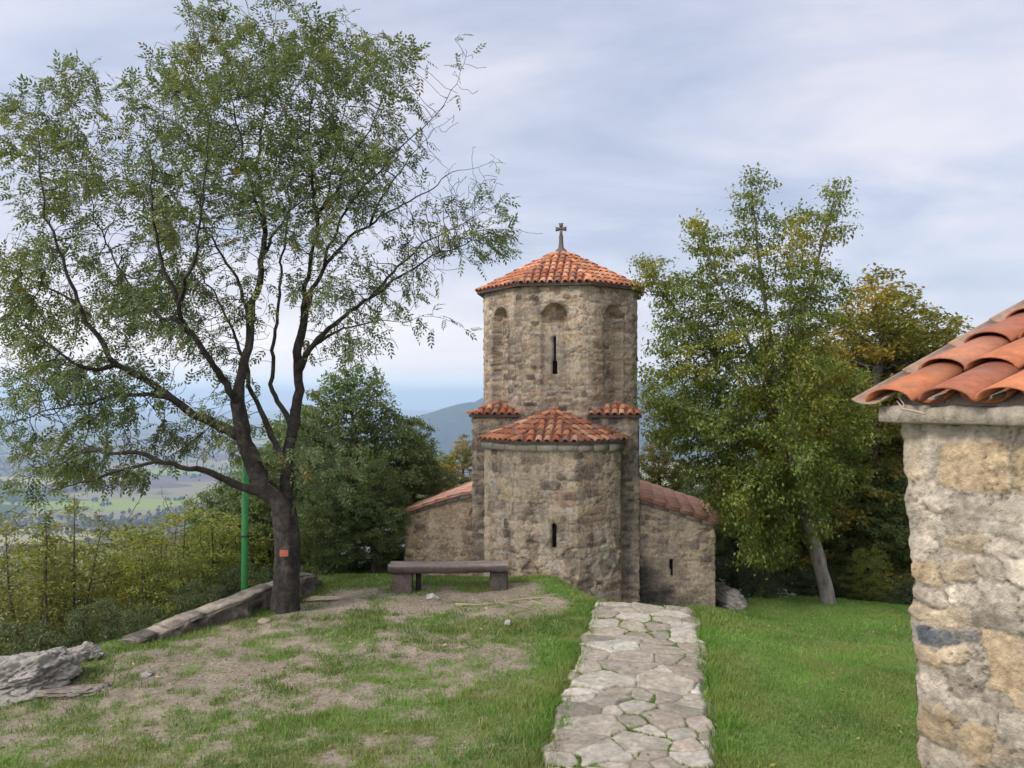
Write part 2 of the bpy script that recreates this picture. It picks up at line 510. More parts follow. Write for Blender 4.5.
def wall_path(poly, ds, closed=False):
    """points along a polyline, outward normal on the right hand side"""
    poly = np.asarray(poly, float)
    n = len(poly)
    segs = n if closed else n - 1
    pts, nor, sv = [], [], []
    s0 = 0.0
    T = [(poly[(i + 1) % n] - poly[i]) / np.linalg.norm(poly[(i + 1) % n] - poly[i]) for i in range(segs)]
    NN = [np.array([t[1], -t[0]]) for t in T]
    for i in range(segs):
        a, b = poly[i], poly[(i + 1) % n]
        ln = np.linalg.norm(b - a)
        m = max(1, int(round(ln / ds)))
        for j in range(m):
            f = j / m
            pts.append(a + (b - a) * f)
            if j == 0 and (i > 0 or closed):
                q = NN[i] + NN[i - 1]
                q = q / max(0.3, (q @ NN[i]))
            else:
                q = NN[i]
            nor.append(q); sv.append(s0 + ln * f)
        s0 += ln
    pts.append(poly[0] if closed else poly[-1]); nor.append(nor[0] if closed else NN[-1]); sv.append(s0)
    return np.array(pts), np.array(nor), np.array(sv)


def stone_wall(name, parent, poly, z0, ztop, ds, seed, pal=CHAPEL_PAL, closed=False, mod=None, lean=None, mat=None, **kw):
    gain = np.array([1.26, 1.20, 1.13])
    rng = np.random.default_rng(seed)
    pts, nor, sv = wall_path(poly, ds, closed)
    zt = np.array([ztop(p, s) if callable(ztop) else ztop for p, s in zip(pts, sv)])
    zz = np.arange(z0, zt.max() + ds, ds)
    disp, col, S, Z = rubble(sv, zz, rng, pal, **kw)
    if closed:
        disp[-1] = disp[0]; col[-1] = col[0]
    col = col * gain
    col = col / np.maximum(1, col.max(-1, keepdims=True) / 0.60)
    if mod is not None:
        disp, col = mod(disp, col, S, Z, pts)
    Zc = np.minimum(Z, zt[:, None])
    V = np.zeros((len(sv), len(zz), 3))
    V[..., :2] = pts[:, None, :] + nor[:, None, :] * disp[..., None]
    V[..., 2] = Zc
    if lean is not None: V = lean(V)
    F = grid_faces(len(sv), len(zz))
    zf = Zc.ravel()
    keep = (zf[F[:, 2]] - zf[F[:, 1]] + zf[F[:, 3]] - zf[F[:, 0]]) > 1e-5
    me = npmesh(name, V.reshape(-1, 3), F[keep], col.reshape(-1, 3), False)
    return link(name, me, parent, mat or M['stone'])


# ------------------------------------------------------------------ barrel tiles
TILE_PAL = [(0.52, 0.195, 0.085), (0.46, 0.16, 0.075), (0.56, 0.24, 0.12), (0.38, 0.125, 0.065), (0.50, 0.215, 0.11), (0.60, 0.32, 0.19), (0.31, 0.15, 0.10)]


def arc_tile(mb, A, B, n, side, r0, r1, lift0, lift1, col, seg=7, thick=0.012, full=False, flat=0.86):
    """a half-round tile from A (low mouth) to B; n = roof normal, side = across"""
    A, B = np.asarray(A, float), np.asarray(B, float)
    th = np.linspace(0, math.pi, seg)
    rings = []
    for (c, r, l) in ((A, r0, lift0), (B, r1, lift1)):
        for rr in ((r, r - thick)):
            rings.append(c + n * l + np.outer(np.cos(th) * rr, side) + np.outer(np.sin(th) * rr * flat, n))
    V = np.concatenate(rings)                                   # A outer, A inner, B outer, B inner
    i = np.arange(seg - 1)
    q = lambda a, b: np.stack([a * seg + i, a * seg + i + 1, b * seg + i + 1, b * seg + i], -1)
    F = [q(0, 2), q(1, 0)]
    if full:
        F += [q(3, 1), q(2, 3)]
        F.append(np.array([[0, 2 * seg, 3 * seg, seg], [seg - 1, 2 * seg - 1, 4 * seg - 1, 3 * seg - 1]]))
    mb.add(V, F, col)


def tiled_facet(mb, O, e, u, n, span, tmax, spacing=0.15, length=0.24, r=0.056, rng=None, over=0.03, pal=TILE_PAL, lift=0.012, thick=0.012, full=False, seg=7, jit=0.006):
    """columns of cover tiles: O eave origin, e along the eave, u up the slope, span (a0,a1), tmax(a)"""
    a0, a1 = span
    k = max(1, int(round((a1 - a0) / spacing)))
    for i in range(k):
        a = a0 + (i + 0.5) * (a1 - a0) / k
        T = tmax(a)
        if T < 0.04: continue
        t = -over
        j = 0
        while t < T - 0.02:
            c = np.array(pal[rng.integers(len(pal))]) * rng.uniform(0.78, 1.18)
            te = min(t + length * 1.12, T + 0.02)
            ja = rng.normal(0, jit)
            A = O + e * (a + ja) + u * t
            B = O + e * (a + rng.normal(0, jit)) + u * te
            arc_tile(mb, A, B, n, e, r * rng.uniform(0.96, 1.05), r * 0.86, lift + 0.012, lift - 0.006, c, seg, thick, full)
            t += length
            j += 1


def pyramid_roof(mb, corners, apex, rng, base_z_thick=0.05, tiles=True, which=None, **kw):
    """polygonal hipped roof: corners listed CCW from above (3D), apex 3D"""
    corners = [np.asarray(c, float) for c in corners]
    apex = np.asarray(apex, float)
    for i in range(len(corners) - 1 if which == 'open' else len(corners)):
        a, b = corners[i], corners[(i + 1) % len(corners)]
        ln = np.linalg.norm(b - a)
        e = (b - a) / ln
        n = np.cross(e, apex - a); n /= np.linalg.norm(n)
        if n[2] < 0: n = -n
        u = np.cross(n, e); u /= np.linalg.norm(u)
        rel = apex - a
        ap_a, ap_t = rel @ e, rel @ u
        down = np.array([0, 0, -base_z_thick])
        mb.add(np.array([a, b, apex, a + down, b + down]), [np.array([[0, 1, 2]])], (0.26, 0.10, 0.06))
        mb.add(np.array([a, b, a + down, b + down]), np.array([[0, 2, 3, 1]]), (0.10, 0.08, 0.07))
        f = lambda x, A=ap_a, T=ap_t, Ln=ln: T * (x / A if x < A else (Ln - x) / (Ln - A)) if 0 < x < Ln else 0
        tiled_facet(mb, a, e, u, n, (0.0, ln), f, rng=rng, **kw)
    # soffit
    low = np.array([c + np.array([0, 0, -base_z_thick]) for c in corners])
    cen = low.mean(0)
    mb.add(np.vstack([low, cen]), np.array([[(i + 1) % len(low), i, len(low)] for i in range(len(low))]), (0.12, 0.08, 0.06))


# ------------------------------------------------------------------ chapel
CH_ROT = R(-8.5)
CH = empty('stone_chapel', (0.905, 14.2, 0), CH_ROT)
tag(CH, 'small stone chapel with an octagonal drum, red tiled roofs and a cross on top', 'chapel')
A8 = 1.37
S4 = 1.38
octv = lambda ap: [np.array([ap / math.cos(R(22.5)) * math.cos(R(-112.5 + 45 * k)), ap / math.cos(R(22.5)) * math.sin(R(-112.5 + 45 * k))]) for k in range(8)]


def smooth_arch(s, z, cs, half, ztop, zbot):
    """1 inside a round headed niche"""
    zs = ztop - half
    inside = (np.abs(s - cs) < half) & (z > zbot) & (z < zs)
    inside |= (np.hypot(s - cs, z - zs) < half) & (z >= zs)
    return inside.astype(float)


def soften(m):
    k = m.copy()
    k[1:-1, 1:-1] = (m[1:-1, 1:-1] * 2 + m[:-2, 1:-1] + m[2:, 1:-1] + m[1:-1, :-2] + m[1:-1, 2:]) / 6
    return k


face_w = 2 * A8 * math.tan(R(22.5))


def drum_mod(disp, col, S, Z, pts):
    for k in range(8):
        cs = (k + 0.5) * face_w
        sl = (np.abs(S - cs) < 0.6)
        half = 0.205 if k == 0 else 0.20
        zb = 3.90 if k == 0 else 2.55
        if k == 0:
            disp = disp - 0.07 * smooth_arch(S, Z, cs, half, 4.20, 2.75)
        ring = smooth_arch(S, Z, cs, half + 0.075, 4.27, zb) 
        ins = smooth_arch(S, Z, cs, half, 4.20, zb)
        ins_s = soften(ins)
        disp = disp - 0.15 * ins
        if k == 0:
            # the middle arch is walled up round the slit, rendered pale
            halo = np.exp(-(((S - cs) / 0.17) ** 4 + ((Z - 3.35) / 0.42) ** 4))
            col = col * (1 - 0.5 * halo[..., None]) + np.array([0.40, 0.34, 0.27]) * 0.5 * halo[..., None]
            disp = disp * (1 - 0.6 * halo)
        if k in (0, 1, 7):
            slit = ((np.abs(S - cs) < 0.017 + 0.022 * (3.66 - Z) / 0.62) & (Z > 3.04) & (Z < 3.66)).astype(float) if k == 0 else 0
            disp = disp - 0.16 * slit
        col = col * (1 - 0.22 * (ring - ins).clip(0, 1)[..., None] * sl[..., None])  # darker rim round each niche head and sides: edge shade put into the colour
    # the arrises are worn round
    cor_ = np.abs(((S + face_w / 2) % face_w) - face_w / 2)
    disp = disp - 0.045 * (1 - sstep(0.0, 0.20, cor_)) ** 2
    # lime-washed corner stones and lichen under the eaves
    cor = np.abs(((S + face_w / 2) % face_w) - face_w / 2)
    q = (1 - sstep(0.03, 0.10, cor))[..., None] * 0.15
    col = col * (1 - q) + np.array([0.42, 0.36, 0.26]) * q
    return disp, col


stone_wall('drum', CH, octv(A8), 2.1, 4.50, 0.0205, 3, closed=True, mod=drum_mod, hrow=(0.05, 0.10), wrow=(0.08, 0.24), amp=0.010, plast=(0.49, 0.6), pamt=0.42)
drum = CH.children[-1] if CH.children else None


def part_mesh(mb, name, mat, parent, smooth=False):
    return mb.build(name, mat, parent, smooth)


def find(name):
    return [o for o in COL.objects if o.name.startswith(name)][-1]


drum = find('drum')
w = MB(); w.box((0, -A8 + 0.135, 3.36), (0.06, 0.006, 0.32), (0.02, 0.02, 0.02)); w.build('window', M['dark'], drum)

rng = np.random.default_rng(5)
rf = MB()
e8 = [np.array([p[0], p[1], 4.545]) for p in octv(1.46)]
pyramid_roof(rf, e8, (0, 0, 5.36), rng, base_z_thick=0.045, spacing=0.116, length=0.19, r=0.048)
drum_roof = rf.build('drum_roof', M['tile'], CH, True)
# finial and cross
fc = MB()
th = np.linspace(0, 2 * math.pi, 13)[:-1]
prof = [(0.13, 5.29), (0.10, 5.36), (0.055, 5.40), (0.042, 5.48), (0.038, 5.60), (0.04, 5.63)]
V = np.concatenate([np.stack([np.cos(th) * r, np.sin(th) * r, np.full(12, z)], -1) for r, z in prof])
F = np.array([[i * 12 + j, i * 12 + (j + 1) % 12, (i + 1) * 12 + (j + 1) % 12, (i + 1) * 12 + j] for i in range(len(prof) - 1) for j in range(12)])
fc.add(V, F)
fc.build('finial', M['crossmat'], CH, True)
cx = MB()


def flare(mb, p0, p1, w0, w1, t):
    p0, p1 = np.array(p0, float), np.array(p1, float)
    d = (p1 - p0) / np.linalg.norm(p1 - p0)
    s = np.array([-d[2], 0, d[0]])
    V = []
    for y in (-t, t):
        V += [p0 - s * w0 + (0, y, 0), p0 + s * w0 + (0, y, 0), p1 + s * w1 + (0, y, 0), p1 - s * w1 + (0, y, 0)]
    mb.add(np.array(V), np.array([[0, 1, 2, 3], [7, 6, 5, 4], [0, 4, 5, 1], [1, 5, 6, 2], [2, 6, 7, 3], [3, 7, 4, 0]]))


zc = 5.755
flare(cx, (0, 0, 5.60), (0, 0, zc - 0.02), 0.028, 0.024, 0.022)
flare(cx, (0, 0, zc + 0.02), (0, 0, zc + 0.105), 0.024, 0.042, 0.0225)
flare(cx, (0.022, 0, zc), (0.10, 0, zc), 0.024, 0.042, 0.0215)
flare(cx, (-0.022, 0, zc), (-0.10, 0, zc), 0.024, 0.042, 0.0215)
cx.box((0, 0, zc), (0.0235, 0.0235, 0.0235))
cx.build('cross', M['crossmat'], CH)


# square base under the drum
def base_mod(disp, col, S, Z, pts):
    return disp, col * 0.9


sq = [(-S4, -S4), (S4, -S4), (S4, S4), (-S4, S4)]
stone_wall('base_block', CH, sq, -1.6, 2.32, 0.03, 8, pal=DARK_PAL, closed=True, mod=base_mod, hrow=(0.06, 0.12), wrow=(0.09, 0.28), amp=0.014, mortar=(0.30, 0.26, 0.205))
top = MB(); top.box((0, 0, 2.30), (S4 - 0.02, S4 - 0.02, 0.015), (0.2, 0.17, 0.14)); top.build('base_top', M['stone'], CH)
# little tiled roofs on the four corners of the base
leg = S4 * (1 - math.tan(R(22.5)))
for k in range(4):
    rng = np.random.default_rng(40 + k)
    mb = MB()
    ang = R(90 * k)
    rot = np.array([[math.cos(ang), -math.sin(ang), 0], [math.sin(ang), math.cos(ang), 0], [0, 0, 1]])
    o_ = 0.055
    ze = 2.355
    c0 = np.array([-S4 - o_, -S4 - o_, ze])                      # outer corner
    cA = np.array([-S4 - o_, -S4 + leg + 0.02, ze]); cB = np.array([-S4 + leg + 0.02, -S4 - o_, ze])
    ap = np.array([-S4 + leg * 0.49, -S4 + leg * 0.49, ze + 0.20])
    hA = np.array([-S4 + 0.02, -S4 + leg + 0.02, ze + 0.03]); hB = np.array([-S4 + leg + 0.02, -S4 + 0.02, ze + 0.03])
    for (a, b) in ((cA, c0), (c0, cB)):
        a, b, p = rot @ a, rot @ b, rot @ ap
        ln = np.linalg.norm(b - a); e = (b - a) / ln
        n = np.cross(e, p - a); n /= np.linalg.norm(n)
        u = np.cross(n, e)
        rel = p - a; Aa, At = rel @ e, rel @ u
        mb.add(np.array([a, b, p]), np.array([[0, 1, 2]]), (0.26, 0.10, 0.06))
        mb.add(np.array([a, b, a - (0, 0, .04), b - (0, 0, .04)]), np.array([[0, 2, 3, 1]]), (0.10, 0.08, 0.07))
        f = lambda x, A=Aa, T=At, Ln=ln: T * (x / A if x < A else (Ln - x) / max(1e-3, (Ln - A))) if 0 < x < Ln else 0
        tiled_facet(mb, a, e, u, n, (0, ln), f, rng=rng, spacing=0.125, length=0.19, r=0.05)
    q = [rot @ (v - (0, 0, 0.05)) for v in (cA, c0, cB)]
    mb.add(np.array(q), np.array([[2, 1, 0]]), (0.12, 0.08, 0.06))
    mb.build('corner_roof', M['tile'], CH, True)

# apse: half octagon on the front
ap_r = 1.09
hv = ap_r * math.tan(R(22.5))
apse_poly = [(-ap_r, -S4 + 0.0), (-ap_r, -S4 - hv), (-hv, -S4 - ap_r), (hv, -S4 - ap_r), (ap_r, -S4 - hv), (ap_r, -S4)]
apse_len = np.cumsum([0, hv, 2 * hv, 2 * hv, 2 * hv, hv])
apse_c = apse_len[-1] / 2


def apse_mod(disp, col, S, Z, pts):
    slit = ((np.abs(S - apse_c - 0.09) < 0.034) & (Z > 0.34) & (Z < 0.68)) | (np.hypot(S - apse_c - 0.09, Z - 0.68) < 0.034)
    disp = disp - 0.16 * slit
    halo = np.exp(-(((S - apse_c) / 0.12) ** 2 + ((Z - 0.5) / 0.3) ** 4))[..., None] * 0.3
    col = col * (1 - halo) + np.array([0.40, 0.35, 0.28]) * halo
    # pale plaster quoin on the outer corner and vertical smears
    cor = np.abs(S - apse_len[1])
    q = (1 - sstep(0.06, 0.16, cor + (fbm(S * 7, Z * 5, 0, 3, 5) - .5) * 0.12))[..., None] * 0.75
    col = col * (1 - q) + np.array([0.62, 0.50, 0.33]) * q
    q = (1 - sstep(0.03, 0.12, np.abs(S - apse_len[2]) + (fbm(S * 7, Z * 4, 0, 3, 6) - .5) * 0.15))[..., None] * 0.45
    col = col * (1 - q) + np.array([0.56, 0.45, 0.30]) * q
    # missing stones near the foot, darker bedding
    d = sstep(0.60, 0.66, fbm(S * 3.2 + 9, Z * 2.6, 0, 3, 15)) * (1 - sstep(0.6, 1.0, Z))
    disp = disp - 0.03 * d
    col = col * (1 - 0.35 * d[..., None])
    return disp, col


stone_wall('apse', CH, apse_poly, -1.4, 1.86, 0.0185, 14, mod=apse_mod, hrow=(0.06, 0.15), wrow=(0.08, 0.30), amp=0.011, plast=(0.48, 0.60), pamt=0.4)
apse = find('apse')
w = MB(); w.box((0.09, -S4 - ap_r + 0.14, 0.53), (0.05, 0.006, 0.21), (0.02,) * 3); w.build('window', M['dark'], apse)


def ring_band(poly_in, poly_out, z0, z1, col, rng, nseg=4):
    """a moulded course butted along a polyline"""
    mb = MB()
    for i in range(len(poly_in) - 1):
        a, b = np.array(poly_in[i]), np.array(poly_in[i + 1])
        c, d = np.array(poly_out[i]), np.array(poly_out[i + 1])
        k = max(1, int(round(np.linalg.norm(d - c) / 0.34)))
        for j in range(k):
            f0, f1 = j / k + 0.004, (j + 1) / k - 0.004
            o0, o1 = c + (d - c) * f0, c + (d - c) * f1
            i0, i1 = a + (b - a) * f0, a + (b - a) * f1
            w = rng.normal(0, 0.006)
            t = o0 - i0; o0 = o0 + t * w * 6; o1 = o1 + t * (w + rng.normal(0, .004)) * 6
            lo = z0 + rng.normal(0, 0.006)
            V = [(*i0, lo), (*i1, lo), (*o1, lo + 0.02), (*o0, lo + 0.02), (*i0, z1), (*i1, z1), (*o1, z1), (*o0, z1)]
            mb.add(np.array(V), np.array([[0, 3, 2, 1], [4, 5, 6, 7], [3, 7, 6, 2], [0, 4, 7, 3], [1, 2, 6, 5]]), np.array(col) * rng.uniform(0.85, 1.15))
    return mb


def half_oct(r):
    h = r * math.tan(R(22.5))
    return [(-r, -S4), (-r, -S4 - h), (-h, -S4 - r), (h, -S4 - r), (r, -S4 - h), (r, -S4)]


ring_band(half_oct(ap_r - 0.03), half_oct(ap_r + 0.055), 1.80, 1.925, (0.40, 0.345, 0.26), np.random.default_rng(2)).build('cornice', M['stone'], CH)
rng = np.random.default_rng(77)
mb = MB()
pts3 = [np.array([x, y, 1.965]) for x, y in half_oct(1.155)]
apex = np.array([0, -S4 - 0.002, 2.43])
for i in range(5):
    a, b = pts3[i], pts3[i + 1]
    ln = np.linalg.norm(b - a); e = (b - a) / ln
    n = np.cross(e, apex - a); n /= np.linalg.norm(n)
    u = np.cross(n, e)
    rel = apex - a; Aa, At = rel @ e, rel @ u
    mb.add(np.array([a, b, apex]), np.array([[0, 1, 2]]), (0.26, 0.10, 0.06))
    mb.add(np.array([a, b, a - (0, 0, .04), b - (0, 0, .04)]), np.array([[0, 2, 3, 1]]), (0.10, 0.08, 0.07))

    def f(x, A=Aa, T=At, Ln=ln):
        if not 0 < x < Ln: return 0
        l = x / A if A > 1e-6 else 9
        r_ = (Ln - x) / (Ln - A) if Ln - A > 1e-6 else 9
        return T * min(l, r_, 1)
    tiled_facet(mb, a, e, u, n, (0, ln), f, rng=rng, spacing=0.128, length=0.20, r=0.052)
q = [p - (0, 0, .045) for p in pts3]
mb.add(np.array(q), np.array([[5, 4, 3, 2, 1, 0]]), (0.12, 0.08, 0.06))
mb.build('apse_roof', M['tile'], CH, True)

# side chambers
for sgn in (-1, 1):
    xo, xi, yf, yb = 2.6, S4 - 0.03, -1.25, 1.25
    zo, zi = (0.60, 0.99) if sgn > 0 else (0.64, 1.02)

    def ztop(p, s, sgn=sgn):
        f = (abs(p[0]) - xi) / (xo - xi)
        return zi + (zo - zi) * (f if sgn > 0 else f ** 1.25)
    if sgn > 0:
        poly = [(xi, yf), (xo, yf), (xo, yb), (xi, yb)]
        fl = xo - xi

        def mod(disp, col, S, Z, pts):
            slit = (np.abs(S - 0.56 - (Z - 0.0) * -0.02) < 0.028) & (Z > -0.28) & (Z < 0.0)
            disp = disp - 0.14 * slit
            soot = np.exp(-(((S - 0.10) / 0.38) ** 2)) * (1 - sstep(-0.25, 0.15, Z + (fbm(S * 4, Z * 4, 0, 3, 3) - .5) * 0.8))
            soot2 = np.exp(-(((S - 0.70) / 0.5) ** 2)) * (1 - sstep(-0.70, -0.25, Z + (fbm(S * 4, Z * 4, 0, 3, 9) - .5) * 0.7)) * 0.7
            k = np.clip(soot + soot2, 0, 1)[..., None] * 0.88
            return disp, col * (1 - k) + np.array([0.035, 0.032, 0.03]) * k
    else:
        poly = [(-xi, yb), (-xo, yb), (-xo, yf), (-xi, yf)]

        def mod(disp, col, S, Z, pts):
            return disp, col * np.array([1.02, 0.98, 0.93])
    stone_wall('side_chamber', CH, poly, -1.5, ztop, 0.02, 20 + sgn, pal=CHAPEL_PAL if sgn < 0 else DARK_PAL + CHAPEL_PAL[:3], mod=mod, hrow=(0.04, 0.10), wrow=(0.08, 0.26), amp=0.010)
    ch = find('side_chamber')
    if sgn > 0:
        w = MB(); w.box((xi + 0.56, yf + 0.12, -0.14), (0.045, 0.006, 0.18), (0.02,) * 3); w.build('window', M['dark'], ch)
    # sloping stone course below the roof, in separate slabs
    mbf, mbb = MB(), MB(); rng = np.random.default_rng(9 + sgn)
    k = 5
    for j in range(k):
        f0, f1 = j / k + .006, (j + 1) / k - .006
        xa, xb_ = xi + (xo + 0.05 - xi) * f0, xi + (xo + 0.05 - xi) * f1
        za, zb_ = ztop((xa, 0), 0), ztop((min(xb_, xo), 0), 0)
        d = rng.normal(0, .012)
        for mb, y0, y1 in ((mbf, yf - 0.05 + d, yf + 0.3), (mbb, yb - 0.3, yb + 0.05)):
            V = [(sgn * x, y, z) for x, z in ((xa, za - .06), (xb_, zb_ - .06), (xb_, zb_ + .035), (xa, za + .035)) for y in (y0, y1)]
            mb.add(np.array(V), np.array([[0, 2, 4, 6], [1, 7, 5, 3], [0, 1, 3, 2], [4, 5, 7, 6], [2, 3, 5, 4], [0, 6, 7, 1]]), np.array((0.30, 0.26, 0.21)) * rng.uniform(0.7, 1.2))
    mbf.build('verge_course', M['stone'], CH); mbb.build('verge_course', M['stone'], CH)
    # low tiles laid down the slope
    mb = MB()
    n_seg = 6
    xs = np.linspace(xi + 0.035, xo + 0.10, n_seg + 1)
    ycols = np.linspace(yf - 0.09, yb + 0.09, 19)
    hz = lambda x: ztop((min(x, xo + 0.1), 0), 0) + 0.045
    for i in range(n_seg):
        xa, xb_ = xs[i], xs[i + 1]
        za, zb_ = hz(xa), hz(xb_)
        V = [(sgn * xa, ycols[0], za), (sgn * xb_, ycols[0], zb_), (sgn * xb_, ycols[-1], zb_), (sgn * xa, ycols[-1], za)]
        V += [(x, y, z - 0.04) for x, y, z in V]
        mb.add(np.array(V), np.array([[0, 1, 2, 3], [4, 7, 6, 5], [0, 4, 5, 1], [1, 5, 6, 2], [2, 6, 7, 3]]), (0.42, 0.19, 0.13))
        for j in range(len(ycols) - 1):
            yc = (ycols[j] + ycols[j + 1]) / 2
            A = np.array([sgn * (xb_ + 0.03), yc, zb_]); B = np.array([sgn * (xa - 0.0), yc, za])
            u = (B - A) / np.linalg.norm(B - A); e = np.array([0, 1.0, 0])
            n = np.cross(u, e); n = n if n[2] > 0 else -n
            th_ = np.linspace(0, math.pi, 6)
            c = np.array(TILE_PAL[rng.integers(len(TILE_PAL))]) * rng.uniform(0.85, 1.15) * 0.55 + np.array((0.62, 0.37, 0.28)) * 0.72
            ring = []
            for (cc, r, l) in ((A, 0.062, 0.016), (B, 0.056, 0.004)):
                ring.append(cc + n * l + np.outer(np.cos(th_) * r, e) + np.outer(np.sin(th_) * r * 0.24, n))
            V = np.concatenate(ring); ii = np.arange(5)
            mb.add(V, [np.stack([ii, ii + 1, ii + 7, ii + 6], -1), np.array([[5, 4, 3, 2, 1, 0]])], c)
    mb.build('side_roof', M['pale_tile'], CH, True)


# ------------------------------------------------------------------ hut at the right edge of the frame
TH = R(60)
HE = np.array([math.cos(TH), -math.sin(TH)]); HU = np.array([math.sin(TH), math.cos(TH)])    # along the eave towards the viewer / up the roof
HC = P(862, 399, 3.0)                                                                        # far eave corner of the tiles
HUT = empty('stone_hut', (HC[0], HC[1], float(ground_h(HC[0], HC[1]))), 0)
tag(HUT, 'rough stone hut corner with large curved terracotta roof tiles at the eave', 'hut')
hz0 = HUT.location.z


def hut_pt(a, t, z):
    """a along eave, t inwards; result in HUT local coordinates"""
    q = HE * a + HU * t
    return np.array([q[0], q[1], z - hz0])


EAVE_Z = HC[2]
SLABT = 0.078
WT = EAVE_Z - 0.015 - SLABT                     # wall top


def hut_sites():
    """stones of the far end of the eave wall, read off the photograph (pixel centre, half sizes, colour)"""
    o, g, w_, t, d, sl = (0.46, 0.34, 0.205), (0.38, 0.315, 0.235), (0.50, 0.42, 0.32), (0.43, 0.335, 0.225), (0.22, 0.20, 0.18), (0.13, 0.14, 0.15)
    L_ = [(912, 455, 9, 26, t), (930, 450, 9, 24, w_), (972, 464, 31, 25, o), (1024, 468, 16, 24, o), (910, 505, 10, 16, g), (931, 502, 8, 7, w_), (925, 523, 12, 8, w_),
          (955, 520, 14, 14, g), (985, 506, 22, 10, g), (1000, 514, 10, 6, w_), (1010, 533, 18, 8, w_), (915, 545, 12, 11, w_), (934, 555, 14, 8, g), (965, 545, 20, 10, t), (995, 552, 16, 8, w_),
          (920, 568, 13, 10, o), (950, 570, 20, 11, t), (990, 573, 20, 10, g), (1018, 575, 14, 12, w_), (925, 593, 14, 10, g), (958, 596, 20, 9, w_), (1000, 600, 20, 14, w_),
          (938, 612, 26, 11, t), (985, 622, 22, 9, g), (932, 632, 16, 9, sl), (961, 634, 12, 8, d), (924, 650, 12, 12, o), (950, 652, 18, 9, t), (925, 676, 11, 15, w_), (948, 680, 13, 14, g),
          (1005, 670, 34, 40, o), (975, 664, 12, 26, w_), (935, 725, 22, 30, o), (962, 742, 24, 34, o), (985, 700, 18, 10, g), (960, 705, 26, 14, w_), (1010, 730, 22, 16, w_), (995, 755, 18, 20, t), (928, 772, 14, 14, g)]
    out = []
    nrm = -np.array([HU[0], HU[1], 0])
    p0 = np.array([HC[0], HC[1], 0]) + np.append(HE * 0.10 + HU * 0.10, 0)
    for (px, py, rx, ry, c) in L_:
        r = P(px, py, 1.0) - np.array([0, 0, EYE])
        k = (p0 @ nrm) / (r @ nrm) if abs(r @ nrm) > 1e-6 else 1
        w3 = np.array([0, 0, EYE]) + r * k
        s = (w3[:2] - p0[:2]) @ HE
        depth = w3[1]
        out.append([s, w3[2], rx * depth / FPX * 0.93 / 0.72, ry * depth / FPX * 0.97, np.array(c) * RNG.uniform(0.9, 1.12)])
    return out


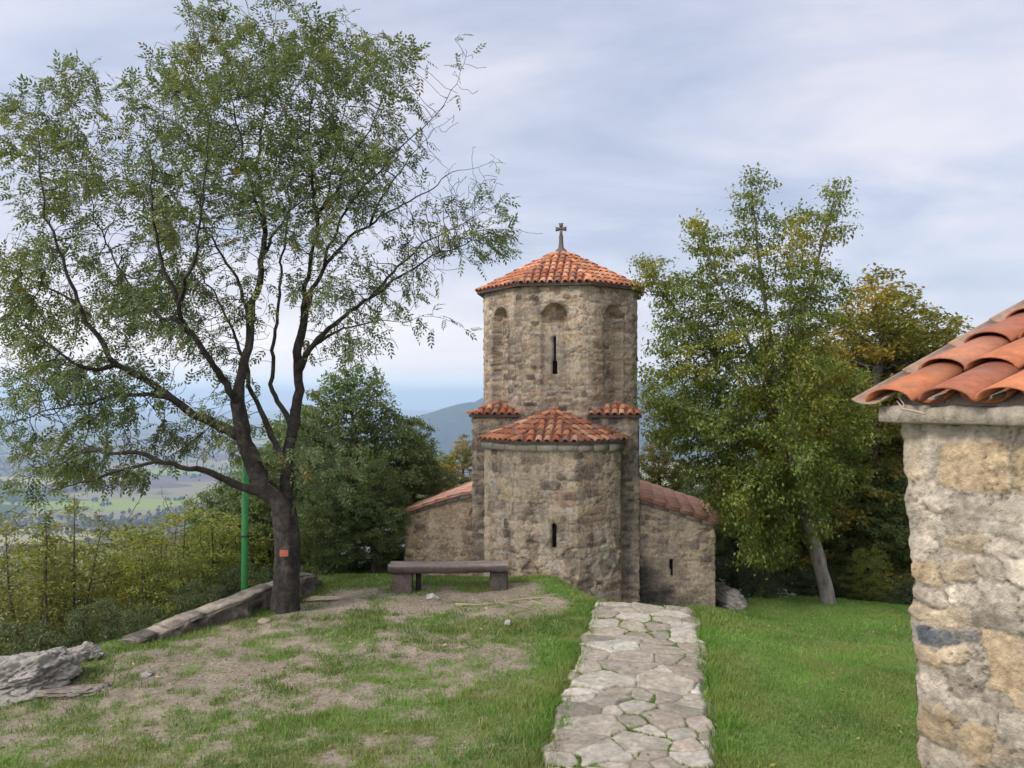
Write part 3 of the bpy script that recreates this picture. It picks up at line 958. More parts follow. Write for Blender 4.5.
def build_hut():
    rng = np.random.default_rng(31)
    a0, t0 = 0.10, 0.10
    D0 = 0.9                                     # hidden end wall
    L1, T1 = 4.2, 3.4
    # path: back end -> far corner -> along the eave towards the viewer -> behind the viewer's right
    loc = lambda a, t: hut_pt(a, t, 0)[:2]
    poly = [loc(a0, T1), loc(a0, t0), loc(a0 + 1.6, t0)]
    pts, nor, sv = wall_path(poly, 0.009)
    # stones: hand placed near the corner, random rows elsewhere
    corner_s = T1 - t0
    man = hut_sites()
    sites = [(corner_s + s, z, rs, rz, c) for s, z, rs, rz, c in man]
    smax = corner_s + 0.66
    pal = [(0.42, 0.34, 0.24), (0.36, 0.32, 0.26), (0.5, 0.45, 0.37), (0.44, 0.33, 0.19), (0.3, 0.27, 0.23)]
    z = -0.3
    while z < WT:
        h = rng.uniform(0.07, 0.17)
        for lo, hi in ((0.0, corner_s - 0.10), (smax, sv[-1])):
            s = lo
            while s < hi:
                w = rng.uniform(0.12, 0.34)
                if not (lo == 0.0 and s + w > corner_s - 0.02):
                    sites.append((s + w / 2, z + h / 2, w / 2, h / 2, np.array(pal[rng.integers(5)]) * rng.uniform(.85, 1.15)))
                s += w
        if z < 1.25:
            s = corner_s
            while s < smax:
                w = rng.uniform(0.15, 0.3)
                sites.append((s + w / 2, z + h / 2, w / 2, h / 2, np.array(pal[rng.integers(5)]) * rng.uniform(.85, 1.15)))
                s += w
        z += h
    zz = np.arange(-0.3, WT + 0.009, 0.009)
    disp, col, S, Z = rubble(sv, zz, rng, pal, sites=sites, amp=0.010, warp=0.035, mortar=(0.47, 0.40, 0.31), gap=0.075, plast=(0.48, 0.58), pamt=0.42, puff=0.25, vary=0.13, crack=0.5, hs=2.2)
    disp = disp + (fbm(S * 5, Z * 9, 0, 3, 88) - 0.5) * 0.030
    fine = fbm(S * 26, Z * 60, 0, 3, 90)[..., None]
    col = col * (0.82 + 0.36 * fine)
    V = np.zeros((len(sv), len(zz), 3))
    V[..., :2] = pts[:, None, :] + nor[:, None, :] * disp[..., None]
    # the wall tapers inwards a little towards the ground at this worn corner
    V[..., :2] += ((WT - Z) * 0.035)[..., None] * HE[None, None, :] * np.exp(-(((S - corner_s) / 0.5) ** 2))[..., None]
    V[..., 2] = np.minimum(Z, WT) - hz0
    link('wall', npmesh('wall', V.reshape(-1, 3), grid_faces(len(sv), len(zz)), col.reshape(-1, 3), True), HUT, M['near_stone'])
    # rest of the walls (outside the frame)
    mb = MB()
    q = [loc(a0 + 1.6, t0), loc(a0 + L1, t0), loc(a0 + L1, T1), loc(a0, T1)]
    for i in range(3):
        a, b = q[i], q[i + 1]
        mb.add(np.array([(*a, -0.6), (*b, -0.6), (*b, WT - hz0), (*a, WT - hz0)]), np.array([[0, 1, 2, 3]]), (0.42, 0.36, 0.28))
    mb.build('plain_wall', M['near_stone'], HUT)
    # stone eave slabs
    mb = MB()
    rs = np.random.default_rng(4)
    a = 0.055
    while a < L1 + 0.2:
        wln = rs.uniform(0.5, 0.75) if a > 0.1 else 0.62
        t_in = 0.5
        nseg = 44
        tp = []
        for j in range(nseg + 1):
            aa = a + (wln - 0.008) * j / nseg
            ed = 0.022 + (fbm(np.array([aa * 14]), np.array([a * 3.1]), 0, 4, 12)[0] - .5) * 0.085
            th_ = SLABT * (0.90 + 0.32 * (fbm(np.array([aa * 12]), np.array([3.0]), 0, 4, 14)[0] - .5))
            for (tt, zz_) in ((t_in, WT + 0.002), (ed + 0.03, WT + 0.002), (ed, WT + 0.008), (ed + 0.003, WT + th_ - 0.006), (ed + 0.03, WT + th_), (t_in, WT + th_)):
                tp.append(hut_pt(aa, tt, zz_))
        V = np.array(tp); m = 6
        F = grid_faces(nseg + 1, m)
        c1 = np.array((0.40, 0.34, 0.26)) * rs.uniform(0.85, 1.1)
        mb.add(V, [F, np.array([[5, 4, 3, 2, 1, 0]]), np.array([[nseg * m + k for k in range(6)]])], c1)
        a += wln
    # return along the gable end, hidden behind the corner
    mb.build('eave_slab', M['near_stone'], HUT, False)
    mb = MB()
    P4 = [hut_pt(0.06, 0.51, WT + 0.002), hut_pt(0.2, 0.51, WT + 0.002), hut_pt(0.2, T1, WT + 0.002 + 0), hut_pt(0.06, T1, WT + 0.002)]
    V = np.array(P4 + [p + (0, 0, SLABT) for p in P4])
    mb.add(V, np.array([[0, 1, 2, 3], [4, 7, 6, 5], [0, 4, 5, 1], [1, 5, 6, 2], [2, 6, 7, 3], [3, 7, 4, 0]]), (0.38, 0.33, 0.26))
    mb.build('gable_slab', M['near_stone'], HUT)
    # mortar bedding under the first tiles
    mb = MB(); V = []
    for j in range(160):
        aa = 0.10 + (L1 - 0.1) * j / 159
        n_ = fbm(np.array([aa * 11.0]), np.array([2.2]), 0, 3, 19)[0] - .5
        for (tt, zz_) in ((0.075 + n_ * .05, WT + SLABT - 0.01), (0.085 + n_ * .04, WT + SLABT + 0.022 + n_ * .03), (0.20, WT + SLABT + 0.05), (0.25, WT + SLABT - 0.01)):
            V.append(hut_pt(aa, tt, zz_))
    mb.add(np.array(V), grid_faces(160, 4), (0.36, 0.31, 0.24)); mb.build('bedding_mortar', M['near_stone'], HUT, True)
    # big curved tiles
    pitch = R(20.5)
    up = np.array([HU[0] * math.cos(pitch), HU[1] * math.cos(pitch), math.sin(pitch)])
    e3 = np.array([HE[0], HE[1], 0.0])
    nn = np.cross(up, e3); nn = nn if nn[2] > 0 else -nn
    base = MB(); cov = MB(); r2 = np.random.default_rng(66)
    pal2 = [(0.39, 0.125, 0.055), (0.43, 0.15, 0.065), (0.46, 0.145, 0.052), (0.40, 0.165, 0.09), (0.33, 0.115, 0.062)]
    tw = 0.205
    ncol = int(L1 / tw)
    ltile = 0.345
    nrow = 8
    O = hut_pt(0.0, 0.0, EAVE_Z)
    for i in range(ncol):
        a = 0.128 + i * tw
        for j in range(nrow):
            t = -0.015 + j * ltile + r2.normal(0, 0.012) * (j > 0)
            c = np.array(pal2[r2.integers(5)]) * r2.uniform(0.85, 1.12)
            A = O + e3 * (a + r2.normal(0, .006)) + up * t; B = O + e3 * (a + r2.normal(0, .004)) + up * (t + ltile + 0.06)
            arc_tile(cov, A, B, nn, e3, 0.100 * r2.uniform(.97, 1.04), 0.086, -0.004, -0.026, c, 13, 0.013, True, 0.54)
        # pan tiles between covers (open side up)
        for j in range(nrow):
            t = 0.05 + j * ltile
            c = np.array(pal2[r2.integers(5)]) * r2.uniform(0.65, 0.9)
            A = O + e3 * (a + tw / 2 + (-tw if i == 0 and False else 0)) + up * t; B = A + up * (ltile + 0.05)
            arc_tile(base, A, B, -nn, e3, 0.085, 0.085, -0.006, 0.004, c, 11, 0.012, True, 0.5)
    # verge: a half hidden tile lying over the edge
    for j in range(nrow):
        t = -0.03 + j * ltile
        c = np.array((0.29, 0.19, 0.13)) * r2.uniform(0.85, 1.1)
        A = O + e3 * (0.045) + up * t; B = A + up * (ltile + 0.05)
        arc_tile(base, A, B, -nn, e3, 0.070, 0.070, -0.012, -0.006, c, 11, 0.013, True, 0.35)
    cov.build('cover_tiles', M['near_tile'], HUT, True)
    base.build('pan_tiles', M['near_tile'], HUT, True)
    # roof bed under the tiles and the other slope
    bd = MB()
    rid = nrow * ltile
    z_ = lambda v: v - nn * 0.062
    V = [z_(O + e3 * 0.05 + up * 0.10), z_(O + e3 * L1 + up * 0.10), z_(O + e3 * L1 + up * rid), z_(O + e3 * 0.05 + up * rid)]
    dn = np.array([HU[0] * rid * math.cos(pitch), HU[1] * rid * math.cos(pitch), -rid * math.sin(pitch)])
    V += [V[3] + dn, V[2] + dn]
    bd.add(np.array(V), np.array([[0, 1, 2, 3], [3, 2, 5, 4]]), (0.25, 0.14, 0.09))
    bd.build('roof_bed', M['near_tile'], HUT)


build_hut()
# dry twig lying under the first tiles on the slab
def tube(mb, pts, rad, k=6, col=(1, 1, 1)):
    pts = np.asarray(pts, float); n = len(pts)
    rad = np.broadcast_to(np.asarray(rad, float), (n,))
    T = np.gradient(pts, axis=0); T /= np.linalg.norm(T, axis=1)[:, None] + 1e-9
    ref = np.array([0, 0, 1.0]) if abs(T[0][2]) < 0.9 else np.array([1.0, 0, 0])
    V = []
    a = np.linspace(0, 2 * math.pi, k, endpoint=False)
    U = np.cross(T[0], ref); U /= np.linalg.norm(U)
    for i in range(n):
        U = U - T[i] * (U @ T[i]); U /= np.linalg.norm(U) + 1e-9
        W = np.cross(T[i], U)
        V.append(pts[i] + rad[i] * (np.outer(np.cos(a), U) + np.outer(np.sin(a), W)))
    V = np.concatenate(V)
    F = np.array([[i * k + j, i * k + (j + 1) % k, (i + 1) * k + (j + 1) % k, (i + 1) * k + j] for i in range(n - 1) for j in range(k)])
    V = np.vstack([V, pts[0], pts[-1]])
    caps = np.array([[n * k, (j + 1) % k, j] for j in range(k)] + [[n * k + 1, (n - 1) * k + j, (n - 1) * k + (j + 1) % k] for j in range(k)])
    mb.add(V, [F, caps], col)


tw_ = MB()
pp = [P(897, 401, 2.86), P(903, 409, 2.80), P(915, 411, 2.75), P(925, 414, 2.70)]
tube(tw_, pp, [0.002, 0.004, 0.004, 0.003], 6, (0.42, 0.33, 0.23))
tube(tw_, [P(899, 398, 2.87), P(904, 404, 2.81), P(902, 412, 2.80), P(898, 420, 2.81)], 0.0018, 5, (0.30, 0.24, 0.17))
o = tw_.build('dry_twig', M['root'], None, True); tag(o, 'bent dry twig caught under the first hut roof tile', 'twig')


# ------------------------------------------------------------------ footpath of flagstones
def build_path():
    rng = np.random.default_rng(17)
    L0, L1 = -3.4, 4.47
    us = np.arange(L0, L1, 0.0125); vs = np.arange(-0.80, 0.82, 0.0125)
    sites = []
    u = L0
    while u < L1 + 0.2:
        h = rng.choice([0.13, 0.19, 0.26, 0.36])
        v = -PATH_HALF + rng.normal(0, 0.05)
        while v < PATH_HALF - 0.05:
            w = rng.uniform(0.13, 0.30) if rng.random() < 0.5 else rng.uniform(0.3, 0.62)
            w = min(w, PATH_HALF + 0.06 - v) if v + w > PATH_HALF - 0.08 else w
            sites.append((u + h / 2 + rng.normal(0, 0.055), v + w / 2, h / 2 * rng.uniform(.9, 1.2), w / 2 * rng.uniform(.95, 1.1), palette(rng, [(0.34, 0.295, 0.225), (0.29, 0.25, 0.19), (0.39, 0.345, 0.27), (0.24, 0.205, 0.16), (0.32, 0.265, 0.20), (0.43, 0.385, 0.31)])))
            v += w
        u += h * 0.95
    U, Vv = np.meshgrid(us, vs, indexing='ij')
    Uw = U + (fbm(U * 4, Vv * 4, 0, 4, 2) - .5) * 0.10
    Vw = Vv + (fbm(U * 4, Vv * 4 + 30, 0, 4, 3) - .5) * 0.10
    F1 = np.full(U.shape, 9.0); F2 = np.full(U.shape, 9.0); ID = np.zeros(U.shape, int)
    for k, (cu, cv, ru, rv, c) in enumerate(sites):
        a0, a1 = np.searchsorted(us, [cu - .55, cu + .55]); b0, b1 = np.searchsorted(vs, [cv - .55, cv + .55])
        if a1 <= a0 or b1 <= b0: continue
        sl = (slice(a0, a1), slice(b0, b1))
        a_ = (Uw[sl] - cu) / ru; b_ = (Vw[sl] - cv) / rv
        d = np.hypot(Uw[sl] - cu, Vw[sl] - cv) / 0.17 - 0.55 * (ru + rv) / 0.17
        f1, f2 = F1[sl].copy(), F2[sl].copy()
        nr = d < f1
        F2[sl] = np.where(nr, f1, np.minimum(f2, d)); ID[sl] = np.where(nr, k, ID[sl]); F1[sl] = np.where(nr, d, f1)
    edge = np.clip(F2 - F1, 0, 1)
    stone = sstep(0.035, 0.10, edge + (fbm(U * 22, Vv * 22, 0, 2, 91) - .5) * 0.09)
    tilt = rng.normal(0, 0.05, (len(sites), 2)); off = rng.normal(0, 0.006, len(sites))
    cu = np.array([s[0] for s in sites])[ID]; cv = np.array([s[1] for s in sites])[ID]
    zst = 0.012 + off[ID] + tilt[ID, 0] * (U - cu) * 0.6 + tilt[ID, 1] * (Vv - cv) * 0.6 + (fbm(U * 14, Vv * 14, 0, 3, 41) - .5) * 0.012
    Xw = PA[0] + PDIR[0] * U + PN[0] * Vv; Yw = PA[1] + PDIR[1] * U + PN[1] * Vv
    outside = sstep(PATH_HALF + 0.02, PATH_HALF + 0.12, np.abs(Vv + 0.03) + 0.035 + (fbm(U * 4.5, Vv * 4.5, 0, 3, 55) - .5) * 0.22)
    h0 = np.maximum(0, 4.7 - Yw) * 0.22
    h0 = h0 - 0.92 * sstep(9.9, 11.7, Yw) * sstep(0.45, 1.85, Xw)
    h0 = h0 + (fbm(Xw * 0.8, Yw * 0.8, 0, 3, 5) - 0.5) * 0.10
    Zw = h0 + stone * (zst + 0.010) - 0.008 - outside * 0.12
    pc = np.array([s[4] for s in sites])[ID]
    n = fbm(U * 9, Vv * 9, 0, 4, 44)[..., None]
    joint = np.array([0.18, 0.15, 0.11]) * (0.7 + 0.6 * n)
    moss = sstep(0.52, 0.64, fbm(U * 2.4, Vv * 2.4, 0, 3, 66))[..., None]
    joint = joint * (1 - moss) + np.array([0.11, 0.14, 0.05]) * moss
    C = pc * (0.70 + 0.6 * n) * (0.7 + 0.6 * fbm(U * 40, Vv * 40, 0, 3, 47)[..., None]) * stone[..., None] + joint * (1 - stone[..., None])
    o = link('footpath', npmesh('footpath', np.stack([Xw, Yw, Zw], -1).reshape(-1, 3), grid_faces(len(us), len(vs)), C.reshape(-1, 3), True), None, M['path'])
    tag(o, kind='structure')
    return U, Vv, stone, moss[..., 0], Xw, Yw, Zw


PATHDATA = build_path()


# ------------------------------------------------------------------ grass and gravel
def build_grass():
    rng = np.random.default_rng(23)
    B = []

    def scatter(n, x0, x1, y0, y1, hmin, hmax, wid, thr=0.0, tuft=False):
        x = rng.uniform(x0, x1, n); y = rng.uniform(y0, y1, n)
        g = grass_mask(x, y)
        keep = rng.random(n) < g * (1 - thr) + thr * (g > 0.5)
        keep &= edge_dist(x, y) < 0.5
        # not inside the chapel apse or hut
        keep &= ~((y > 11.75) & (np.abs(x - 0.7) < 1.15))
        keep &= (np.abs(x) < 0.70 * y + 0.6)
        x, y = x[keep], y[keep]
        h = rng.uniform(hmin, hmax, len(x)) * (0.55 + 0.9 * fbm(x * 2.5, y * 2.5, 0, 3, 97))
        w = np.full(len(x), wid)
        B.append((x, y, h, w))
    scatter(330000, -5.0, 6.5, 4.7, 8.2, 0.014, 0.044, 0.0032)
    scatter(300000, -5.0, 8.2, 8.2, 13.4, 0.016, 0.045, 0.0045)
    # taller tufts
    tx, ty = [], []
    for _ in range(420):
        x0, y0 = rng.uniform(-4.2, 0.6), rng.uniform(4.9, 9.6)
        if grass_mask(np.array([x0]), np.array([y0]))[0] < 0.3: continue
        k = rng.integers(25, 70)
        tx.append(x0 + rng.normal(0, 0.06, k)); ty.append(y0 + rng.normal(0, 0.05, k))
    for side in (-1, 1):
        for _ in range(260):
            uu = rng.uniform(-0.7, 4.6)
            q = PA + PDIR * uu + PN * side * (PATH_HALF + abs(rng.normal(0.08, 0.10)))
            k = rng.integers(15, 45)
            tx.append(q[0] + rng.normal(0, 0.045, k)); ty.append(q[1] + rng.normal(0, 0.045, k))
    for _ in range(90):                                             # along the parapet and on the bank
        y0 = rng.uniform(8.3, 11.5); x0 = np.interp(y0, EDGE[:, 1], EDGE[:, 0]) + rng.uniform(0.05, 0.45)
        k = rng.integers(20, 50)
        tx.append(x0 + rng.normal(0, 0.06, k)); ty.append(y0 + rng.normal(0, 0.06, k))
    for _ in range(40):
        x0, y0 = rng.uniform(-0.75, -0.25), rng.uniform(10.55, 10.8)
        k = rng.integers(20, 40)
        tx.append(x0 + rng.normal(0, 0.06, k)); ty.append(y0 + rng.normal(0, 0.04, k))
    tx = np.concatenate(tx); ty = np.concatenate(ty)
    B.append((tx, ty, rng.uniform(0.03, 0.075, len(tx)), np.full(len(tx), 0.004)))
    # moss and blades in the joints of the path
    U, Vv, st, moss, Xw, Yw, Zw = PATHDATA
    cand = np.argwhere((st < 0.15) & (moss > 0.5) & (np.abs(Vv) < PATH_HALF) & (Yw > 4.8))
    idx = cand[rng.integers(len(cand), size=9000)]
    jx, jy = Xw[idx[:, 0], idx[:, 1]], Yw[idx[:, 0], idx[:, 1]]
    B.append((jx, jy, rng.uniform(0.012, 0.035, len(jx)), np.full(len(jx), 0.004)))
    x = np.concatenate([b[0] for b in B]); y = np.concatenate([b[1] for b in B]); h = np.concatenate([b[2] for b in B]); w = np.concatenate([b[3] for b in B])
    n = len(x)
    z = ground_h(x, y) - 0.004
    pu, pv = path_uv(x, y)
    z = np.where(np.abs(pv) < PATH_HALF, z + 0.045, z)
    a = rng.uniform(0, 2 * math.pi, n); lean = rng.uniform(0.1, 0.9, n)
    base = np.stack([x, y, z], -1)
    side = np.stack([np.cos(a), np.sin(a), np.zeros(n)], -1) * w[:, None]
    b2 = a + math.pi / 2 + rng.normal(0, 0.5, n)
    tip = base + np.stack([np.cos(b2) * lean * h, np.sin(b2) * lean * h, h], -1)
    V = np.stack([base - side, base + side, tip], 1).reshape(-1, 3)
    F = np.arange(n * 3).reshape(n, 3)
    pch = fbm(x * 1.1, y * 1.1, 0, 3, 12)
    yel = np.clip(sstep(0.45, 0.75, fbm(x * 2.0 + 7, y * 2.0, 0, 3, 14)) * 0.5 + (x < 0.3) * 0.06 - (x > 1.5) * 0.06 + rng.normal(0, 0.12, n), 0, 1)
    c = np.array([0.120, 0.230, 0.034])[None] * (0.45 + 1.1 * pch[:, None]) * rng.uniform(0.75, 1.3, n)[:, None]
    c = c * (1 - yel[:, None]) + np.array([0.27, 0.265, 0.08])[None] * yel[:, None]
    straw = rng.random(n) < 0.05 + 0.10 * (x < 0.2)
    c[straw] = np.array([0.36, 0.30, 0.16]) * rng.uniform(0.7, 1.15, (straw.sum(), 1))
    C = np.repeat(c, 3, 0)
    o = link('grass', npmesh('grass', V, F, C), None, M['grass'])
    tag(o, kind='stuff')
    return n


build_grass()


def build_gravel():
    rng = np.random.default_rng(29)
    n = 34000
    x = rng.uniform(-4.6, 1.2, n); y = rng.uniform(4.9, 11.0, n)
    g = grass_mask(x, y)
    pu, pv = path_uv(x, y)
    keep = (rng.random(n) < (1 - g) * 0.8) & (edge_dist(x, y) < 0.0) & (pv < -PATH_HALF + 0.05)
    keep &= fbm(x * 1.2, y * 1.2, 0, 3, 58) > 0.40
    x, y = x[keep], y[keep]; n = len(x)
    r = 0.004 + 0.012 * rng.random(n) ** 4
    octa = np.array([[1, 0, 0], [0, 1, 0], [-1, 0, 0], [0, -1, 0], [0, 0, 0.6], [0, 0, -0.6]], float)
    V = octa[None] * r[:, None, None] * rng.uniform(0.6, 1.4, (n, 6, 1))
    a = rng.uniform(0, 6.28, n)
    ca, sa = np.cos(a)[:, None], np.sin(a)[:, None]
    Vx = V[..., 0] * ca - V[..., 1] * sa; Vy = V[..., 0] * sa + V[..., 1] * ca
    V = np.stack([Vx + x[:, None], Vy + y[:, None], V[..., 2] + (ground_h(x, y) + 0.001)[:, None]], -1)
    f = np.array([[0, 1, 4], [1, 2, 4], [2, 3, 4], [3, 0, 4], [1, 0, 5], [2, 1, 5], [3, 2, 5], [0, 3, 5]])
    F = (f[None] + (np.arange(n) * 6)[:, None, None]).reshape(-1, 3)
    c = np.array([0.33, 0.29, 0.235])[None] * rng.uniform(0.55, 1.35, n)[:, None] * (1 + rng.normal(0, .05, (n, 3)))
    # dry leaves and bark chips among it
    k = rng.random(n) < 0.25
    c[k] = np.array([0.30, 0.20, 0.11]) * rng.uniform(0.6, 1.3, (k.sum(), 1))
    o = link('gravel', npmesh('gravel', V.reshape(-1, 3), F, np.repeat(c, 6, 0)), None, M['soil'])
    tag(o, kind='stuff')


build_gravel()


# ------------------------------------------------------------------ rocks
def rock_mesh(name, size, seed, sub=5, rough=0.35, col=(0.42, 0.39, 0.34), layers=3.0):
    bm = bmesh.new()
    bmesh.ops.create_icosphere(bm, subdivisions=sub, radius=1.0)
    bm.verts.ensure_lookup_table()
    V = np.array([v.co[:] for v in bm.verts])
    F = np.array([[v.index for v in f.verts] for f in bm.faces])
    bm.free()
    s = seed * 3.7
    rg = np.random.default_rng(seed)
    nrm = rg.normal(0, 1, (26, 3)); nrm /= np.linalg.norm(nrm, axis=1)[:, None]
    dd = rg.uniform(0.62, 1.0, 26)
    wv = V + (np.stack([fbm(V[:, 0] * 3 + s + k * 9, V[:, 1] * 3, V[:, 2] * 3, 3, seed + k) for k in range(3)], -1) - 0.5) * 0.35
    dots = wv @ nrm.T
    rad = np.min(np.where(dots > 0.05, dd[None] / np.maximum(dots, 0.05), 9), axis=1)
    rad = np.clip(rad, 0.4, 1.25)
    n1 = fbm(V[:, 0] * 1.5 + s, V[:, 1] * 1.5, V[:, 2] * 1.5, 3, seed)
    st_ = fbm(V[:, 0] * 2.0 + s + V[:, 2] * 2.5, V[:, 1] * 2.0, V[:, 2] * 6 - V[:, 0] * 2.5, 4, seed + 5)
    cell = np.abs(st_ - 0.5) * 2
    n3 = fbm(V[:, 0] * 9 + s, V[:, 1] * 9, V[:, 2] * 9, 4, seed + 9)
    terr = np.abs(((st_ * 7) % 1.0) - 0.5)
    V = V * (rad * (1 + (n1 - .5) * rough * 0.8 - np.exp(-cell * 14) * rough * 0.22 + (terr - .25) * rough * 0.12 + (n3 - .5) * rough * 0.35))[:, None]
    V = V * np.array(size)
    C = np.array(col)[None] * (0.75 + 0.5 * n3[:, None])
    crack = np.exp(-cell * 14)[:, None]
    C = C * (1 - 0.5 * crack)
    return npmesh(name, V, F, C, True)


def rock(name, px, py, d, size, seed, label, cat='rock', rz=0.0, sink=0.3, col=(0.42, 0.39, 0.34), rough=0.35, sub=5, tilt=(0, 0)):
    p = P(px, py, d)
    o = link(name, rock_mesh(name, size, seed, sub, rough, col), None, M['rock'])
    z = float(ground_h(p[0], p[1]))
    o.location = (p[0], p[1], z + size[2] * (1 - sink) * 0.6)
    o.rotation_euler = (tilt[0], tilt[1], rz)
    tag(o, label, cat)
    return o


rock('boulder', 20, 690, 7.0, (0.55, 0.42, 0.29), 3, 'large pale fissured boulder at the lower left edge of the terrace', 'boulder', rz=0.45, col=(0.39, 0.35, 0.295), rough=0.40, sub=6, sink=0.45)
rock('boulder', 86, 657, 7.8, (0.20, 0.15, 0.11), 13, 'small pale stone touching the right end of the large boulder', 'boulder', col=(0.34, 0.30, 0.25), rough=0.55)
rock('ledge_rock', 75, 692, 6.9, (0.34, 0.20, 0.05), 12, 'flat tan rock ledge at the foot of the large boulder', 'rock', rz=0.25, col=(0.30, 0.25, 0.19), sink=0.5)
rock('buttress_stone', 731, 590, 12.9, (0.22, 0.55, 0.22), 15, 'long grey stone leaning beside the right chapel chamber', 'rock', rz=0.35, col=(0.40, 0.36, 0.31), tilt=(0.15, 0))
rock('edging_stone', 719, 603, 12.0, (0.11, 0.62, 0.08), 19, 'narrow grey kerb stone running back along the chapel side', 'rock', rz=0.22, col=(0.29, 0.25, 0.22), sink=0.0)
rock('field_stone', 432, 597, 10.15, (0.09, 0.06, 0.06), 22, 'pale pointed stone on the earth in front of the bench', 'stone', col=(0.5, 0.46, 0.4), sub=4, sink=0.1)
rock('field_stone', 508, 623, 9.0, (0.05, 0.04, 0.05), 25, 'small pale stone in the grass right of the bench', 'stone', col=(0.5, 0.46, 0.4), sub=4, sink=0.1)
rock('field_stone', 146, 678, 7.3, (0.07, 0.06, 0.03), 26, 'flat grey stone half buried in the gravel near the boulder', 'stone', col=(0.4, 0.36, 0.3), sub=4, sink=0.4)
rock('field_stone', 265, 622, 9.1, (0.11, 0.07, 0.035), 28, 'flat tan stone in the grass in front of the big tree trunk', 'stone', col=(0.42, 0.34, 0.24), sub=4, sink=0.3)
rock('step_slab', 322, 600, 10.2, (0.30, 0.10, 0.035), 33, 'long flat pale slab in the grass right of the big trunk', 'slab', col=(0.46, 0.37, 0.25), sub=4, sink=0.2)

# exposed roots by the bench
rt = MB()
for pl, r0 in (([(455, 603), (478, 603), (500, 601), (522, 598), (545, 597), (560, 600)], 0.016), ([(500, 601), (520, 605), (535, 608)], 0.010), ([(528, 597), (540, 603), (552, 606)], 0.012)):
    pts = []
    for (a, b) in pl:
        d = 2.6 * FPX / (b - 400)
        q = P(a, b, d); pts.append((q[0], q[1], float(ground_h(q[0], q[1])) + 0.006))
    tube(rt, np.array(pts), np.linspace(r0, r0 * 0.5, len(pts)), 7, (0.42, 0.34, 0.25))
o = rt.build('bare_root', M['root'], None, True); tag(o, 'pale bare tree root lying across the earth below the bench', 'root')


# ------------------------------------------------------------------ low parapet wall at the terrace edge
def build_parapet():
    root = empty('parapet_wall', (-3.6, 9.2, float(ground_h(-3.6, 9.2))))
    tag(root, 'low dark stone parapet with a pale sloping top along the terrace edge', 'wall')
    lo = np.array(root.location)
    wp = [P(132, 638, 8.25), P(200, 622, 8.95), P(262, 607, 9.75), P(300, 597, 10.5), P(316, 592, 10.9)]
    c = np.array([[p[0], p[1]] for p in wp])
    t = np.linspace(0, 1, 60)
    k = np.linspace(0, 1, len(c))
    cx_, cy_ = np.interp(t, k, c[:, 0]), np.interp(t, k, c[:, 1])
    NS = 150
    t = np.linspace(0, 1, NS)
    cx_, cy_ = np.interp(t, k, c[:, 0]), np.interp(t, k, c[:, 1])
    topz = np.interp(t, [0, .12, .3, .5, .7, 0.9, 1], [0.02, 0.09, 0.16, 0.22, 0.25, 0.17, 0.03])
    nrm = np.array([0.86, -0.5])
    gz = np.array([min(float(ground_h(a_ + 0.1, b_)), float(ground_h(a_ + 0.25, b_ - 0.1))) for a_, b_ in zip(cx_, cy_)])

    def sec(w0, z0, z1, cols, nm, mat, amp, nf):
        wn = 7
        prof = [(w0, f) for f in np.linspace(0, 1, wn)] + [(w0 * 0.33, 1.06), (-w0 * 0.33, 1.06)] + [(-w0, f) for f in (1, 0.5, -1)]
        V = []; C = []
        S_ = np.cumsum(np.concatenate([[0], np.hypot(np.diff(cx_), np.diff(cy_))]))
        for j, (o_, f) in enumerate(prof):
            z = z0 + (z1 - z0) * f
            nn_ = fbm(S_ * nf, z * nf * 1.8 + j * 0.05 + (9 if o_ < 0 else 0), 0, 4, 7) - .5
            blk = fbm(np.floor(S_ * 4.2 + (np.floor(z * 9) % 2) * .5) * 3.3, np.floor(z * 9) * 2.7, 0, 1, 9) - .5
            ox = o_ + (nn_ * 1.4 + blk * 0.8) * amp
            V.append(np.stack([cx_ + nrm[0] * ox - lo[0], cy_ + nrm[1] * ox - lo[1], z + nn_ * amp * 0.6 - lo[2]], -1))
            C.append(np.array(cols)[None] * (0.75 + 1.2 * nn_ + 1.1 * blk)[:, None].clip(0.3, 1.6))
        m_ = len(prof)
        V = np.stack(V, 1).reshape(-1, 3); C = np.stack(C, 1).reshape(-1, 3)
        F = [grid_faces(NS, m_), np.array([list(range(m_))]), np.array([[(NS - 1) * m_ + q for q in range(m_)][::-1]])]
        link(nm, npmesh(nm, V, F, C, True), root, mat)
    sec(0.12, gz - 0.15, gz + topz, (0.20, 0.165, 0.13), 'wall', M['stone'], 0.10, 7)
    sec(0.135, gz + topz + 0.004, gz + topz + 0.042, (0.36, 0.30, 0.23), 'coping', M['rock'], 0.07, 6)


build_parapet()


